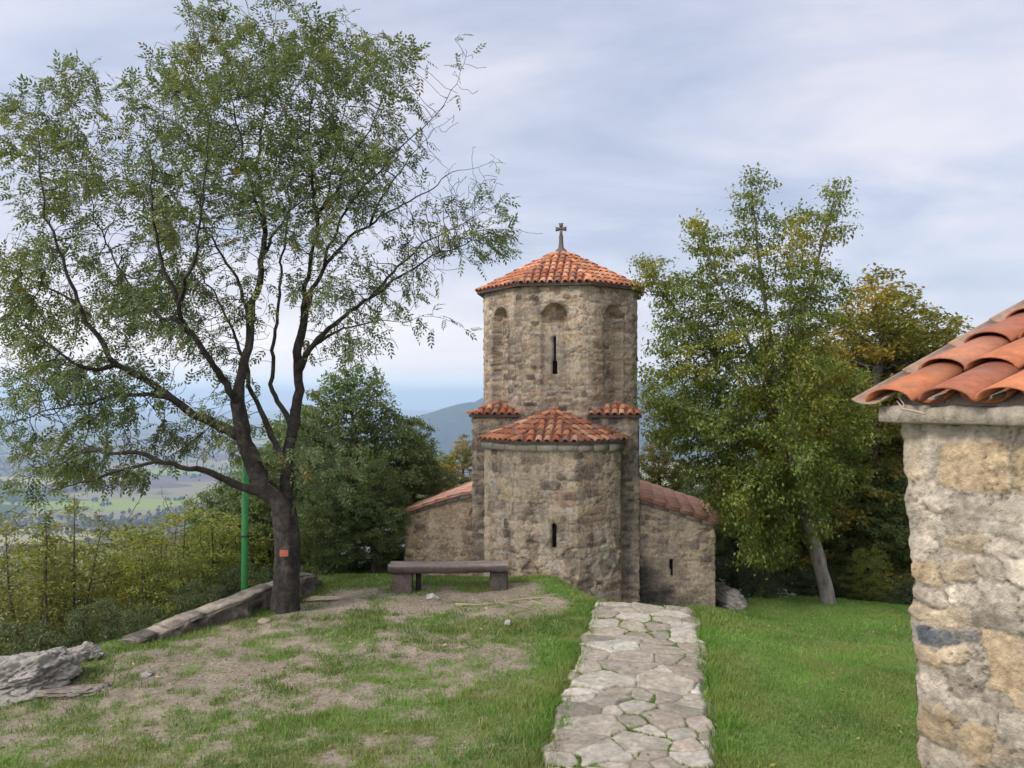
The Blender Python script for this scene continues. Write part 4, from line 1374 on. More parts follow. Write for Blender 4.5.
# ------------------------------------------------------------------ bench
def build_bench():
    gz = float(ground_h(-0.93, 10.68))
    a = P(448, 570, 10.68)
    root = empty('plank_bench', (a[0] + 0.01, 10.68, gz), R(3))
    tag(root, 'dark weathered plank bench on two stub supports in front of the chapel', 'bench')
    rng = np.random.default_rng(3)
    L, W, T = 1.63, 0.36, 0.10
    zt = P(448, 566.5, 10.50)[2] - gz + 0.012
    nx, k = 44, 16
    V = []; C = []
    for i in range(nx):
        x = -L / 2 + L * i / (nx - 1)
        sag = -0.012 * math.sin(math.pi * i / (nx - 1))
        ring = []
        prof = [(-W / 2 + .02, 0), (-W / 2, -.018), (-W / 2, -T * .5), (-W / 2 + .006, -T + .015), (-W / 2 + .02, -T), (0, -T), (W / 2 - .02, -T), (W / 2, -T + .02), (W / 2, -.02), (W / 2 - .02, 0), (W / 4, 0.004), (0.03, -0.001), (0.01, -0.008), (-0.01, 0.001), (-W / 4, .005), (-W / 3, 0.002)]
        for j, (y, z) in enumerate(prof):
            n = fbm(np.array([x * 2.5 + 5]), np.array([j * 1.7]), 0, 4, 3)[0] - .5
            V.append((x + (n * .05 if i in (0, nx - 1) else 0), y + n * .02, zt + sag + z + n * .014))
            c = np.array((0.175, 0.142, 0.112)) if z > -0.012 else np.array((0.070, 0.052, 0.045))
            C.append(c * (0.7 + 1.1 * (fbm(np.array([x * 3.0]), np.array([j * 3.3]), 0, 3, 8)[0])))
    F = [grid_faces(nx, k), ]
    q = np.array([[i * k + k - 1, (i + 1) * k + k - 1, (i + 1) * k, i * k] for i in range(nx - 1)])
    F.append(q); F.append(np.array([list(range(k))[::-1]])); F.append(np.array([[(nx - 1) * k + j for j in range(k)]]))
    link('seat', npmesh('seat', np.array(V), F, np.array(C), False), root, M['wood'])
    hh = (zt - T) / 2

    def block(x, hx, hy, col, nm='support', mat='stone', nx_=10):
        bm = bmesh.new()
        bmesh.ops.create_cube(bm, size=2.0)
        bmesh.ops.subdivide_edges(bm, edges=bm.edges[:], cuts=6, use_grid_fill=True)
        V = np.array([v.co[:] for v in bm.verts]); bm.verts.index_update()
        F = np.array([[v.index for v in f.verts] for f in bm.faces]); bm.free()
        n = fbm(V[:, 0] * 2 + x * 5, V[:, 1] * 2, V[:, 2] * 2, 4, 3) - .5
        V = V * np.array([hx, hy, hh + 0.03]) * (1 + n[:, None] * np.array([0.3, 0.3, 0.0])) + np.array([x, 0.02, hh - 0.03])
        V[:, 2] = np.minimum(V[:, 2], zt - T - 0.013)
        link(nm, npmesh(nm, V, F, np.array(col)[None] * (0.8 + 0.6 * (n[:, None] + .5)), True), root, M[mat])
    block(-L / 2 + 0.19, 0.13, 0.14, (0.125, 0.095, 0.08))
    block(L / 2 - 0.125, 0.12, 0.14, (0.085, 0.07, 0.06))
    mb = MB(); mb.box((-L / 2 + 0.40, 0.05, hh - 0.02), (0.035, 0.05, hh - 0.003), (0.04, 0.035, 0.03)); mb.build('prop', M['wood'], root)


build_bench()

# ------------------------------------------------------------------ green pole and white stake
p = P(244.5, 590, 11.0)
gz = float(ground_h(p[0], p[1]))
pole = empty('metal_pole', (p[0], p[1], gz))
tag(pole, 'bright green metal pole standing beyond the parapet left of the big trunk', 'pole')
h = 2.15 - gz
mb = MB(); tube(mb, [(0, 0, -0.4), (0, 0, h * 0.5), (0, 0, h)], [0.048, 0.046, 0.044], 14); mb.build('shaft', M['green'], pole, True)
zb = P(244, 536, 11.0)[2] - gz
mb = MB(); tube(mb, [(0, 0, zb - .012), (0, 0, zb + .012)], 0.056, 14); mb.box((0.0, -0.0, zb), (0.085, 0.010, 0.008)); mb.build('clamp', M['iron'], pole)
mb = MB(); tube(mb, [(0, 0, h - .01), (0, 0, h + .02)], 0.049, 14); mb.build('pole_cap', M['green'], pole)
p = P(270, 608, 9.75)
mb = MB(); tube(mb, [(p[0], p[1], float(ground_h(p[0], p[1])) - .05), (p[0] + .005, p[1], float(ground_h(p[0], p[1])) + 0.19)], 0.017, 8)
o = mb.build('marker_stake', M['white'], None, True); tag(o, 'short white stake at the foot of the big tree trunk', 'stake')



def build_fallen_leaves():
    rng = np.random.default_rng(71)
    n = 1500
    x = rng.uniform(-4.5, 6.0, n); y = rng.uniform(4.9, 12.0, n)
    pu, pv = path_uv(x, y)
    keep = (edge_dist(x, y) < 0.1) & ~((y > 11.5) & (np.abs(x - 0.7) < 1.3)) & (rng.random(n) < 0.35 + 0.5 * fbm(x, y, 0, 2, 6))
    x, y, pv = x[keep], y[keep], pv[keep]; n = len(x)
    z = ground_h(x, y) + rng.uniform(0.012, 0.03, n) + np.where(np.abs(pv) < PATH_HALF, 0.05, 0)
    a = rng.uniform(0, 6.28, n); L_ = rng.uniform(0.015, 0.032, n); w = L_ * 0.33
    c, s_ = np.cos(a), np.sin(a)
    p = np.stack([x, y, z], -1); d = np.stack([c, s_, rng.normal(0, .25, n)], -1) * L_[:, None]; q = np.stack([-s_, c, rng.normal(0, .3, n)], -1) * w[:, None]
    V = np.stack([p - d, p - q + (0, 0, .004), p + d, p + q + (0, 0, .004)], 1).reshape(-1, 3)
    pal = np.array([(0.30, 0.20, 0.08), (0.38, 0.28, 0.09), (0.22, 0.14, 0.07), (0.42, 0.34, 0.16)])
    C = np.repeat(pal[rng.integers(4, size=n)] * rng.uniform(.7, 1.2, (n, 1)), 4, 0)
    o = link('fallen_leaves', npmesh('fallen_leaves', V, np.arange(n * 4).reshape(n, 4), C), None, M['grass'])
    tag(o, kind='stuff')


build_fallen_leaves()


def build_valley_trees():
    rng = np.random.default_rng(81)
    pts = []
    for _ in range(260):
        d = rng.uniform(1500, 9000); x0 = rng.uniform(-0.85, -0.05) * d
        ln = rng.uniform(150, 900) * (d / 4000) ** 0.5; ang = rng.normal(0.12, 0.10) + (1.4 if rng.random() < .2 else 0)
        k = int(ln / rng.uniform(14, 30))
        t = rng.uniform(-.5, .5, k) * ln
        pts.append(np.stack([x0 + np.cos(ang) * t + rng.normal(0, 6, k), d + np.sin(ang) * t + rng.normal(0, 6, k)], -1))
    for _ in range(60):
        d = rng.uniform(1600, 8000); x0 = rng.uniform(-0.85, -0.05) * d; k = rng.integers(10, 60)
        pts.append(np.stack([x0 + rng.normal(0, 90, k), d + rng.normal(0, 40, k)], -1))
    p = np.concatenate(pts); n = len(p)
    u = np.array([[1, 0, .5], [.5, .87, .5], [-.5, .87, .5], [-1, 0, .5], [-.5, -.87, .5], [.5, -.87, .5], [.5, 0, 1], [-.4, .3, 1.05], [-.4, -.3, .95], [0, 0, 0]], float)
    f = np.array([[0, 1, 6], [1, 7, 6], [1, 2, 7], [2, 3, 7], [3, 8, 7], [3, 4, 8], [4, 5, 8], [5, 6, 8], [5, 0, 6], [6, 7, 8], [1, 0, 9], [2, 1, 9], [3, 2, 9], [4, 3, 9], [5, 4, 9], [0, 5, 9]])
    r = rng.uniform(3.5, 8, n); h = rng.uniform(6, 14, n)
    V = u[None] * np.stack([r, r, h], -1)[:, None] * rng.uniform(.8, 1.2, (n, 10, 1))
    V = V + np.concatenate([p, np.full((n, 1), -300.0)], 1)[:, None]
    C = np.repeat(np.array([[0.035, 0.055, 0.022]]) * rng.uniform(.6, 1.5, (n, 1)), 10, 0)
    o = link('valley_trees', npmesh('valley_trees', V.reshape(-1, 3), (f[None] + (np.arange(n) * 10)[:, None, None]).reshape(-1, 3), C), None, M['leaf'])
    tag(o, kind='stuff')


build_valley_trees()

# ------------------------------------------------------------------ trees
class Skel:
    """branch skeleton grown towards points that fill the crown"""
    def __init__(s):
        s.pos, s.par, s.kids = [], [], []

    def add(s, p, par):
        s.pos.append(np.asarray(p, float)); s.par.append(par); s.kids.append([])
        i = len(s.pos) - 1
        if par >= 0: s.kids[par].append(i)
        return i

    def limb(s, pts, par, step, wig=0.0):
        pts = np.asarray(pts, float)
        ids = []
        seg = np.linalg.norm(np.diff(pts, axis=0), axis=1)
        cum = np.concatenate([[0], np.cumsum(seg)])
        n = max(2, int(round(cum[-1] / step)) + 1)
        t = np.linspace(0, cum[-1], n)
        # smooth interpolation
        X = np.stack([np.interp(t, cum, pts[:, k]) for k in range(3)], -1)
        for _ in range(2):
            X[1:-1] = (X[:-2] + 2 * X[1:-1] + X[2:]) / 4
        first = 0 if par < 0 else 1
        last = par
        if wig:
            tt = np.linspace(0, cum[-1], n); env = np.minimum(1, tt / 0.25)
            for k in range(3):
                X[:, k] += (fbm(tt * 3.8 + k * 31 + X[0, 0] * 7 + X[0, 2] * 5, 0.5 + k, 0, 3, 61) - 0.5) * wig * env
        for i in range(first, n):
            last = s.add(X[i], last); ids.append(last)
        return ids

    def nearest(s, p, among=None):
        A = np.array(s.pos)
        d = np.linalg.norm(A - np.asarray(p), axis=1)
        return int(d.argmin())

    def grow(s, att, step, kill, rng, iters=140, infl=9.0, grav=(0, 0, 0), jit=0.15, maxn=9000, locked=0):
        att = np.asarray(att, float)
        A = np.array(s.pos)
        ok = np.arange(len(A)) >= locked
        idx = np.where(ok)[0]
        nd = np.full(len(att), 1e9); ni = np.zeros(len(att), int)
        for ch in range(0, len(idx), 200):
            j = idx[ch:ch + 200]
            D = np.linalg.norm(att[:, None] - A[j][None], axis=2)
            m = D.min(1); b = m < nd
            nd[b] = m[b]; ni[b] = j[D.argmin(1)][b]
        alive = nd > kill
        grav = np.asarray(grav, float)
        for it in range(iters):
            act = alive & (nd < infl)
            if not act.any() or len(s.pos) > maxn: break
            ids = ni[act]
            pos = np.array(s.pos)
            v = att[act] - pos[ids]
            v /= np.linalg.norm(v, axis=1)[:, None] + 1e-9
            u, inv = np.unique(ids, return_inverse=True)
            acc = np.zeros((len(u), 3)); np.add.at(acc, inv, v)
            new = []
            for a, q in zip(u, acc):
                L_ = np.linalg.norm(q)
                if L_ < 1e-6: continue
                q = q / L_ + rng.normal(0, jit, 3) + grav
                q /= np.linalg.norm(q)
                pnew = s.pos[a] + q * step
                bad = False
                for kx in s.kids[a]:
                    if np.linalg.norm(s.pos[kx] - pnew) < step * 0.35: bad = True; break
                if bad or len(s.kids[a]) > 4:
                    # stop pulling on this node
                    w = np.where(act & (ni == a))[0]
                    alive[w[nd[w] == nd[w].min()]] = False
                    continue
                new.append(s.add(pnew, a))
            if not new: continue
            NP = np.array([s.pos[i] for i in new])
            for ch in range(0, len(new), 150):
                D = np.linalg.norm(att[:, None] - NP[None, ch:ch + 150], axis=2)
                m = D.min(1); b = m < nd
                nd[b] = m[b]; ni[b] = np.array(new[ch:ch + 150])[D.argmin(1)][b]
            alive &= nd > kill

    def radii(s, tip, base):
        n = len(s.pos)
        tips = np.zeros(n)
        order = range(n - 1, -1, -1)                 # children always come after their parents
        for i in order:
            if not s.kids[i]: tips[i] = 1
            if s.par[i] >= 0: tips[s.par[i]] += tips[i]
        N = tips.max()
        e = math.log(N) / math.log(base / tip)
        s.r = np.maximum(tip * tips ** (1 / e), 0.0028)
        return s.r

    def mesh(s, name, col, flare=0.0, thin_k=4, rmin=0.0):
        mb = MB()
        n = len(s.pos)
        done = np.zeros(n, bool)
        starts = [(i, None) for i in range(n) if s.par[i] < 0]
        stack = starts[:]
        while stack:
            i, frm = stack.pop()
            chain = [frm] if frm is not None else []
            cur = i
            while True:
                chain.append(cur); done[cur] = True
                ks = s.kids[cur]
                if not ks: break
                ks = sorted(ks, key=lambda k: -s.r[k])
                for k in ks[1:]: stack.append((k, cur))
                cur = ks[0]
            if len(chain) < 2: continue
            P_ = np.array([s.pos[c] for c in chain]); rr = np.array([s.r[c] for c in chain])
            if frm is not None: rr[0] = min(s.r[frm] * 0.8, rr[1] * 1.15)
            if rr.max() < rmin: continue
            k = 26 if rr.max() > 0.1 else 12 if rr.max() > 0.05 else 7 if rr.max() > 0.02 else thin_k
            if frm is None and flare:
                d = np.linalg.norm(P_ - P_[0], axis=1)
                rr = rr * (1 + flare * np.exp(-d / 0.16))
            n0 = len(mb.V)
            tube(mb, P_, rr, k, col)
            if rr.max() > 0.05:
                V = mb.V[-1]
                c = V.mean(0)
                nn_ = fbm(V[:, 0] * 13, V[:, 1] * 13, V[:, 2] * 3.5, 3, 5) - .5
                seg = np.repeat(P_, k, 0); m_ = len(seg)
                out = V[:m_] - seg
                V[:m_] = seg + out * (1 + 0.55 * nn_[:m_, None])
                mb.C[-1] = mb.C[-1] * (0.05 + 1.9 * fbm(V[:, 0] * 18, V[:, 1] * 18, V[:, 2] * 6, 4, 15))[:, None]
        return mb.mesh(name, True)


def leaf_quads(mb, base, axis, up, length, width, col, fold=0.0):
    """rhombic leaves: base (n,3), axis unit (n,3), up approximate normal"""
    side = np.cross(axis, up); side /= np.linalg.norm(side, axis=1)[:, None] + 1e-9
    nrm = np.cross(side, axis)
    L_ = length[:, None]; W = width[:, None]
    b = base; t = base + axis * L_ - nrm * L_ * 0.12
    l = base + axis * L_ * 0.45 + side * W + nrm * W * fold
    r = base + axis * L_ * 0.45 - side * W + nrm * W * fold
    n = len(base)
    V = np.stack([b, r, t, l], 1).reshape(-1, 3)
    F = np.arange(n * 4).reshape(n, 4)
    mb.add(V, F, np.repeat(col, 4, 0))


def unit(v):
    return v / (np.linalg.norm(v, axis=-1, keepdims=True) + 1e-9)


def leaf_cols(rng, pos, n, base, alt, patch=1.3, amt=0.5, seed=3, dead=0.0, var=0.25):
    f = fbm(pos[:, 0] * patch, pos[:, 1] * patch, pos[:, 2] * patch, 3, seed)
    k = np.clip(sstep(0.45, 0.72, f) * amt + rng.normal(0, 0.12, n), 0, 1)[:, None]
    c = np.array(base)[None] * (1 - k) + np.array(alt)[None] * k
    c = c * rng.uniform(1 - var, 1 + var, n)[:, None]
    if dead:
        d = rng.random(n) < dead
        c[d] = np.array([0.22, 0.15, 0.05]) * rng.uniform(0.6, 1.2, (d.sum(), 1))
    return c


def twig_nodes(sk, rmax):
    ids = [i for i in range(len(sk.pos)) if sk.r[i] < rmax and sk.par[i] >= 0]
    pos = np.array([sk.pos[i] for i in ids])
    d = unit(np.array([sk.pos[i] - sk.pos[sk.par[i]] for i in ids]))
    return np.array(ids), pos, d


def pinnate(sk, rng, rmax, prob, cnt, base, alt, center, name, leaf_len=0.15, lf=0.048, wd=0.0095, pairs=4, amt=0.5, keepfn=None):
    ids, pos, d = twig_nodes(sk, rmax)
    p = np.full(len(pos), prob) if keepfn is None else prob * keepfn(pos)
    rep = rng.poisson(p * cnt)
    pos = np.repeat(pos, rep, 0); d = np.repeat(d, rep, 0)
    n = len(pos)
    rachis = unit(d * 0.5 + rng.normal(0, 0.55, (n, 3)) + np.array([0, 0, -0.12]) + unit(pos - center) * 0.35)
    up = unit(np.array([0, 0, 1.0]) + rng.normal(0, 0.45, (n, 3)))
    side = unit(np.cross(rachis, up)); up = np.cross(side, rachis)
    sc = rng.uniform(0.7, 1.2, n)
    col = leaf_cols(rng, pos, n, base, alt, 1.1, amt, 5, 0.02)
    mb = MB()
    for j in range(pairs):
        f = (j + 0.7) / (pairs + 0.3)
        for sg in (-1, 1):
            b = pos + rachis * (leaf_len * f * sc)[:, None] - up * (leaf_len * 0.25 * f * f * sc)[:, None]
            ax = unit(rachis * 0.65 + side * sg * 0.8 - up * 0.25 + rng.normal(0, 0.12, (n, 3)))
            leaf_quads(mb, b, ax, unit(up + rng.normal(0, .2, (n, 3))), lf * sc * rng.uniform(.8, 1.15, n), wd * sc, col * rng.uniform(.85, 1.15, (n, 1)))
    b = pos + rachis * (leaf_len * sc)[:, None] - up * (leaf_len * 0.25 * sc)[:, None]
    leaf_quads(mb, b, unit(rachis - up * .4), up, lf * sc, wd * sc, col)
    return mb.mesh(name)


def simple_leaves(sk, rng, rmax, cnt, base, alt, center, name, lf=0.06, wd=0.018, amt=0.5, droop=0.4, flat=0.5, patch=1.3, seed=3, keepfn=None, dead=0.02, spread=0.06):
    ids, pos, d = twig_nodes(sk, rmax)
    p = np.full(len(pos), float(cnt)) if keepfn is None else cnt * keepfn(pos)
    rep = rng.poisson(p)
    par = np.array([sk.pos[sk.par[i]] for i in ids])
    pos = np.repeat(pos, rep, 0); d = np.repeat(d, rep, 0); par = np.repeat(par, rep, 0)
    n = len(pos)
    pos = pos + (par - pos) * rng.random((n, 1)) + rng.normal(0, spread, (n, 3)) * np.array([1, 1, 0.45])
    ax = unit(d * 0.6 + rng.normal(0, 0.6, (n, 3)) + np.array([0, 0, -droop]))
    up = unit(np.array([0, 0, 1.0]) * flat * 2 + rng.normal(0, 0.5, (n, 3)))
    col = leaf_cols(rng, pos, n, base, alt, patch, amt, seed, dead)
    mb = MB()
    leaf_quads(mb, pos, ax, up, lf * rng.uniform(0.7, 1.25, n), wd * rng.uniform(0.8, 1.2, n), col, 0.25)
    return mb.mesh(name)


# ------------------------------------------------ the big ash-like tree on the left
def build_big_tree():
    rng = np.random.default_rng(101)
    D = 9.6
    base = P(285, 608, D)
    zg = float(ground_h(base[0], base[1]))
    root = empty('broad_tree', (base[0], base[1], zg))
    tag(root, 'tall spreading tree with a dark forked trunk and airy green crown left of the chapel', 'tree')
    org = np.array([base[0], base[1], zg])
    W = lambda pts: np.array([P(a, b, D + dd) - org for a, b, dd in pts])
    sk = Skel()
    st = 0.10
    tr = sk.limb(np.vstack([[[0, 0, -0.15]], W([(285, 600, 0), (287, 570, 0), (287, 540, 0), (285, 515, 0), (281, 503, 0)])]), -1, st)
    fork = tr[-1]; fork2 = tr[-2]
    limbs = {}

    def L(name, pts, par):
        if isinstance(par, tuple):
            nm, (a, b, dd) = par
            cand = limbs[nm]
            q = W([(a, b, dd)])[0]
            par = min(cand, key=lambda i: np.linalg.norm(sk.pos[i] - q))
        pts3 = np.vstack([[sk.pos[par]], W(pts)])
        limbs[name] = sk.limb(pts3, par, st, 0.12)
        return limbs[name]
    L('A', [(268, 492, 0), (256, 472, -.05), (247, 450, -.1), (241, 432, -.1), (237, 410, -.15), (235, 395, -.15)], fork)
    L('low', [(243, 488, -.15), (220, 478, -.3), (200, 470, -.45), (178, 463, -.6), (158, 460, -.75), (138, 464, -.85), (115, 475, -.95), (88, 482, -1.0), (62, 490, -1.1), (45, 496, -1.2)], ('A', (268, 492, 0)))
    L('low2', [(140, 453, -.8), (112, 450, -.9), (88, 449, -.9), (60, 462, -1.0), (35, 474, -1.0)], ('low', (165, 461, -.7)))
    L('C', [(226, 430, -.1), (210, 424, -.15), (192, 412, -.3), (172, 398, -.4), (150, 385, -.4), (132, 374, -.5), (115, 362, -.5), (98, 340, -.6), (84, 318, -.6), (70, 285, -.7), (58, 250, -.7), (47, 215, -.8), (40, 170, -.8), (38, 130, -.8)], ('A', (243, 438, -.1)))
    L('C2', [(160, 393, -.2), (130, 396, -.1), (100, 400, 0), (70, 404, .2), (35, 416, .3), (0, 430, .4)], ('C', (180, 404, -.35)))
    L('C3', [(95, 370, -.7), (72, 364, -.9), (48, 345, -1.0), (22, 322, -1.1), (-5, 308, -1.2)], ('C', (118, 364, -.5)))
    L('C4', [(70, 300, -.3), (45, 285, -.2), (20, 275, -.1), (-15, 268, 0)], ('C', (84, 318, -.6)))
    L('D', [(222, 378, -.5), (205, 358, -.7), (192, 335, -.8), (178, 305, -1.0), (165, 272, -1.1), (155, 240, -1.2), (150, 205, -1.3), (152, 165, -1.3), (158, 125, -1.4)], ('A', (237, 405, -.15)))
    L('D2', [(165, 320, -.4), (140, 300, -.2), (118, 270, 0), (100, 230, .2), (88, 185, .2), (85, 150, .2)], ('D', (184, 318, -.9)))
    L('D3', [(190, 280, -1.4), (198, 245, -1.6), (200, 210, -1.7), (205, 165, -1.8), (210, 110, -1.8)], ('D', (175, 300, -1.0)))
    L('E', [(240, 372, -.1), (247, 345, 0), (253, 318, .1), (258, 290, .1), (262, 262, .1), (264, 235, .2), (262, 205, .2), (258, 170, .2), (262, 130, .3), (268, 85, .3), (272, 40, .3), (275, 12, .3)], ('A', (235, 397, -.15)))
    L('E2', [(240, 285, .4), (222, 258, .6), (208, 232, .8), (198, 200, .9), (185, 155, 1.0), (172, 110, 1.0)], ('E', (250, 330, .05)))
    L('E3', [(255, 195, -.2), (243, 160, -.4), (235, 125, -.5), (228, 75, -.6), (222, 40, -.6)], ('E', (263, 230, .2)))
    L('E4', [(280, 225, .4), (295, 205, .6), (318, 190, .8), (345, 175, 1.0)], ('E', (260, 262, .1)))
    L('B', [(288, 488, .15), (287, 462, .25), (290, 440, .3), (294, 415, .35), (297, 390, .4), (299, 362, .45), (301, 335, .5), (305, 308, .5)], fork2)
    L('B0', [(275, 445, .5), (262, 420, .7), (254, 395, .8), (248, 372, .9), (236, 340, 1.1), (222, 310, 1.3), (210, 285, 1.5), (195, 260, 1.6), (178, 245, 1.7)], ('B', (287, 465, .25)))
    L('B1', [(276, 400, .6), (272, 370, .8), (274, 335, .9), (278, 300, 1.0), (282, 265, 1.1), (288, 225, 1.2), (290, 180, 1.3), (296, 130, 1.4), (300, 80, 1.4)], ('B', (292, 425, .3)))
    L('G', [(312, 345, .2), (328, 328, .1), (350, 312, 0), (372, 297, -.2), (395, 280, -.4), (420, 264, -.5), (445, 250, -.6), (468, 242, -.7), (480, 240, -.8), (492, 240, -.9)], ('B', (298, 372, .4)))
    L('G2', [(395, 268, 0), (420, 245, .2), (445, 235, .3), (465, 222, .4), (478, 214, .5)], ('G', (372, 297, -.2)))
    L('G3', [(340, 330, .5), (365, 322, .7), (390, 320, .8), (410, 322, .9)], ('G', (315, 342, .2)))
    L('H', [(315, 285, .8), (328, 262, .9), (342, 245, 1.0), (362, 228, 1.1), (385, 214, 1.2), (410, 200, 1.3), (432, 188, 1.4), (452, 172, 1.5), (472, 170, 1.6)], ('B', (304, 315, .5)))
    L('H2', [(332, 235, .5), (348, 205, .3), (368, 180, .1), (392, 158, 0), (415, 135, -.1), (440, 110, -.1), (455, 85, -.1)], ('H', (325, 268, .9)))
    L('H3', [(385, 190, 1.0), (408, 160, .9), (432, 130, .8)], ('H', (370, 222, 1.1)))
    L('I', [(308, 280, .2), (313, 250, -.1), (320, 215, -.3), (330, 175, -.5), (338, 135, -.7), (345, 95, -.8), (348, 60, -.9)], ('B', (305, 310, .5)))
    L('I2', [(335, 190, -.8), (355, 155, -1.0), (375, 118, -1.2), (388, 80, -1.3)], ('I', (322, 210, -.3)))
    L('I3', [(312, 190, -.6), (308, 150, -.8), (312, 100, -1.0), (318, 50, -1.1)], ('I', (317, 230, -.2)))
    nlock = len(tr)
    nlimb = len(sk.pos)
    # crown attraction points: lens-shaped lobes round the limbs
    lobes = [(150, 150, 62, 78, 1.3, 300), (230, 90, 75, 72, 1.4, 420), (320, 75, 75, 70, 1.5, 430), (375, 75, 42, 48, 1.2, 130), (70, 190, 60, 95, 1.3, 300), (30, 150, 40, 70, 1.0, 90),
             (30, 310, 60, 95, 1.3, 330), (90, 385, 95, 45, 1.3, 300), (100, 455, 95, 34, 1.2, 230), (190, 200, 70, 80, 1.7, 370), (270, 190, 80, 80, 1.8, 380), (345, 160, 75, 60, 1.7, 300),
             (400, 190, 65, 55, 1.3, 170), (450, 235, 70, 42, 1.1, 190), (390, 285, 60, 45, 1.1, 150), (200, 320, 80, 60, 1.7, 300), (320, 260, 60, 60, 1.5, 180), (130, 300, 60, 60, 1.5, 220),
             (200, 430, 55, 38, 1.2, 130), (470, 205, 48, 35, .9, 70), (345, 345, 50, 30, 1.2, 90), (322, 462, 42, 32, .9, 130), (160, 60, 14, 25, .4, 14), (200, 20, 20, 22, .5, 18), (75, 90, 40, 32, .8, 55)]
    att = []
    for (cx_, cy_, rx, ry, dz, n) in lobes:
        k = int(n * 1.7)
        v = rng.normal(0, 1, (k, 3)); v /= np.linalg.norm(v, axis=1)[:, None]
        v *= rng.random((k, 1)) ** (1 / 2.4)
        for a, b, c in v:
            att.append(P(cx_ + a * rx, cy_ + b * ry, D + c * dz) - org)
    for nm, ids in limbs.items():                                  # fine twigs carry every limb to its end
        tip = np.array(sk.pos[ids[-1]]); dr = unit(tip - np.array(sk.pos[ids[-4]]))
        for _ in range(26):
            att.append(tip + dr * rng.uniform(0.05, 0.30) + rng.normal(0, 0.16, 3))
    att = np.array(att)
    sk.grow(att, 0.085, 0.105, rng, iters=110, grav=(0, 0, 0.12), jit=0.15, maxn=22000, locked=nlock - 2)
    sk.radii(0.0016, 0.155)
    px2m = 0.5 * D / FPX
    LR = dict(A=(19, 13), low=(10, 3), low2=(5, 2), C=(11, 2.5), C2=(6, 2), C3=(5, 2), C4=(4, 2), D=(9, 2), D2=(4.5, 1.6), D3=(4.5, 1.6), E=(11, 1.8), E2=(5, 1.6), E3=(4.5, 1.5), E4=(4, 1.5),
              B=(14, 7), B0=(9, 1.8), B1=(6.5, 1.6), G=(7.5, 1.6), G2=(4, 1.5), G3=(4, 1.5), H=(6.5, 1.6), H2=(4, 1.5), H3=(3.5, 1.4), I=(6, 1.6), I2=(4, 1.5), I3=(4, 1.5))
    for nm, ids in limbs.items():
        a, b = LR[nm]
        for q, i in enumerate(ids):
            f = q / max(1, len(ids) - 1)
            sk.r[i] = max(0.003, (a + ((b if nm in 'AB' else 0.5) - a) * f ** (1.0 if nm in 'AB' else 0.62)) * px2m)
    tips = np.zeros(len(sk.pos))
    for i in range(len(sk.pos) - 1, -1, -1):
        if not sk.kids[i]: tips[i] = 1
        if sk.par[i] >= 0: tips[sk.par[i]] += tips[i]
    for i in range(nlimb, len(sk.pos)):
        sk.r[i] = 0.0029 * tips[i] ** 0.5
    for i in range(nlimb, len(sk.pos)):
        if sk.r[i] > 0.02: sk.r[i] = 0.02
        if sk.r[i] > sk.r[sk.par[i]] * 0.85: sk.r[i] = max(0.0028, sk.r[sk.par[i]] * 0.85)
    m = sk.mesh('trunk', (0.052, 0.042, 0.035), flare=0.2)
    tk = link('trunk', m, root, M['bark'])
    cen = W([(270, 250, 0)])[0]

    def dens(pos):
        # photo px back from the position, thinner foliage on the right flank
        w = pos + org
        px = 512 + FPX * w[:, 0] / w[:, 1]; py = 400 - FPX * (w[:, 2] - EYE) / w[:, 1]
        k = 1.0 - 0.5 * sstep(330, 430, px) * (1 - sstep(170, 130, py) * 0) - 0.25 * sstep(200, 320, py) * sstep(120, 200, px)
        k = k + 0.25 * (1 - sstep(110, 190, py)) + 0.35 * np.exp(-(((px - 505) / 30) ** 2 + ((py - 222) / 35) ** 2))
        # bare patch of twigs on the right shoulder
        k = k - 0.55 * np.exp(-(((px - 445) / 38) ** 2 + ((py - 165) / 38) ** 2))
        k = k * (0.06 + 2.1 * sstep(0.45, 0.58, fbm(pos[:, 0] * 2.0, pos[:, 1] * 2.0, pos[:, 2] * 2.4, 3, 44)))
        k = k * (1 - 0.85 * sstep(415, 440, px) * (1 - sstep(185, 205, py)))
        k = k * (1 - 0.3 * sstep(230, 330, px) * (1 - sstep(95, 160, py)))
        k = k * (1 - 0.45 * np.exp(-(((px - 270) / 75) ** 2 + ((py - 355) / 50) ** 2)))
        return np.clip(k, 0.02, 2.2)
    cm = pinnate(sk, rng, 0.0075, 1.0, 1.15, (0.125, 0.165, 0.070), (0.25, 0.25, 0.07), cen, 'crown', leaf_len=0.16, lf=0.058, wd=0.0125, keepfn=dens, amt=0.6)
    link('crown', cm, root, M['leaf'])
    # orange trail mark on the bark
    c = P(284, 553, D - 0.19) - org
    mb = MB()
    ths = np.linspace(-0.32, 0.32, 7)
    r = 0.165
    V = [];
    for t in ths:
        for zz in (-0.04, 0.04):
            V.append((c[0] + 0.0 + math.sin(t) * r, c[1] + r - math.cos(t) * r - 0.012, c[2] + zz))
    mb.add(np.array(V), grid_faces(7, 2)); mb.add(np.array(V) + (0, 0.006, 0), grid_faces(7, 2)[:, ::-1])
    mb.build('trail_mark', M['orange'], root)
    return sk


build_big_tree()


# ------------------------------------------------ generic trees and bushes
def crown_points(rng, lobes):
    att = []
    for (c, r, n) in lobes:
        v = rng.normal(0, 1, (n, 3)); v /= np.linalg.norm(v, axis=1)[:, None]
        v *= rng.random((n, 1)) ** (1 / 2.6)
        att.append(np.array(c) + v * np.array(r))
    return np.concatenate(att)


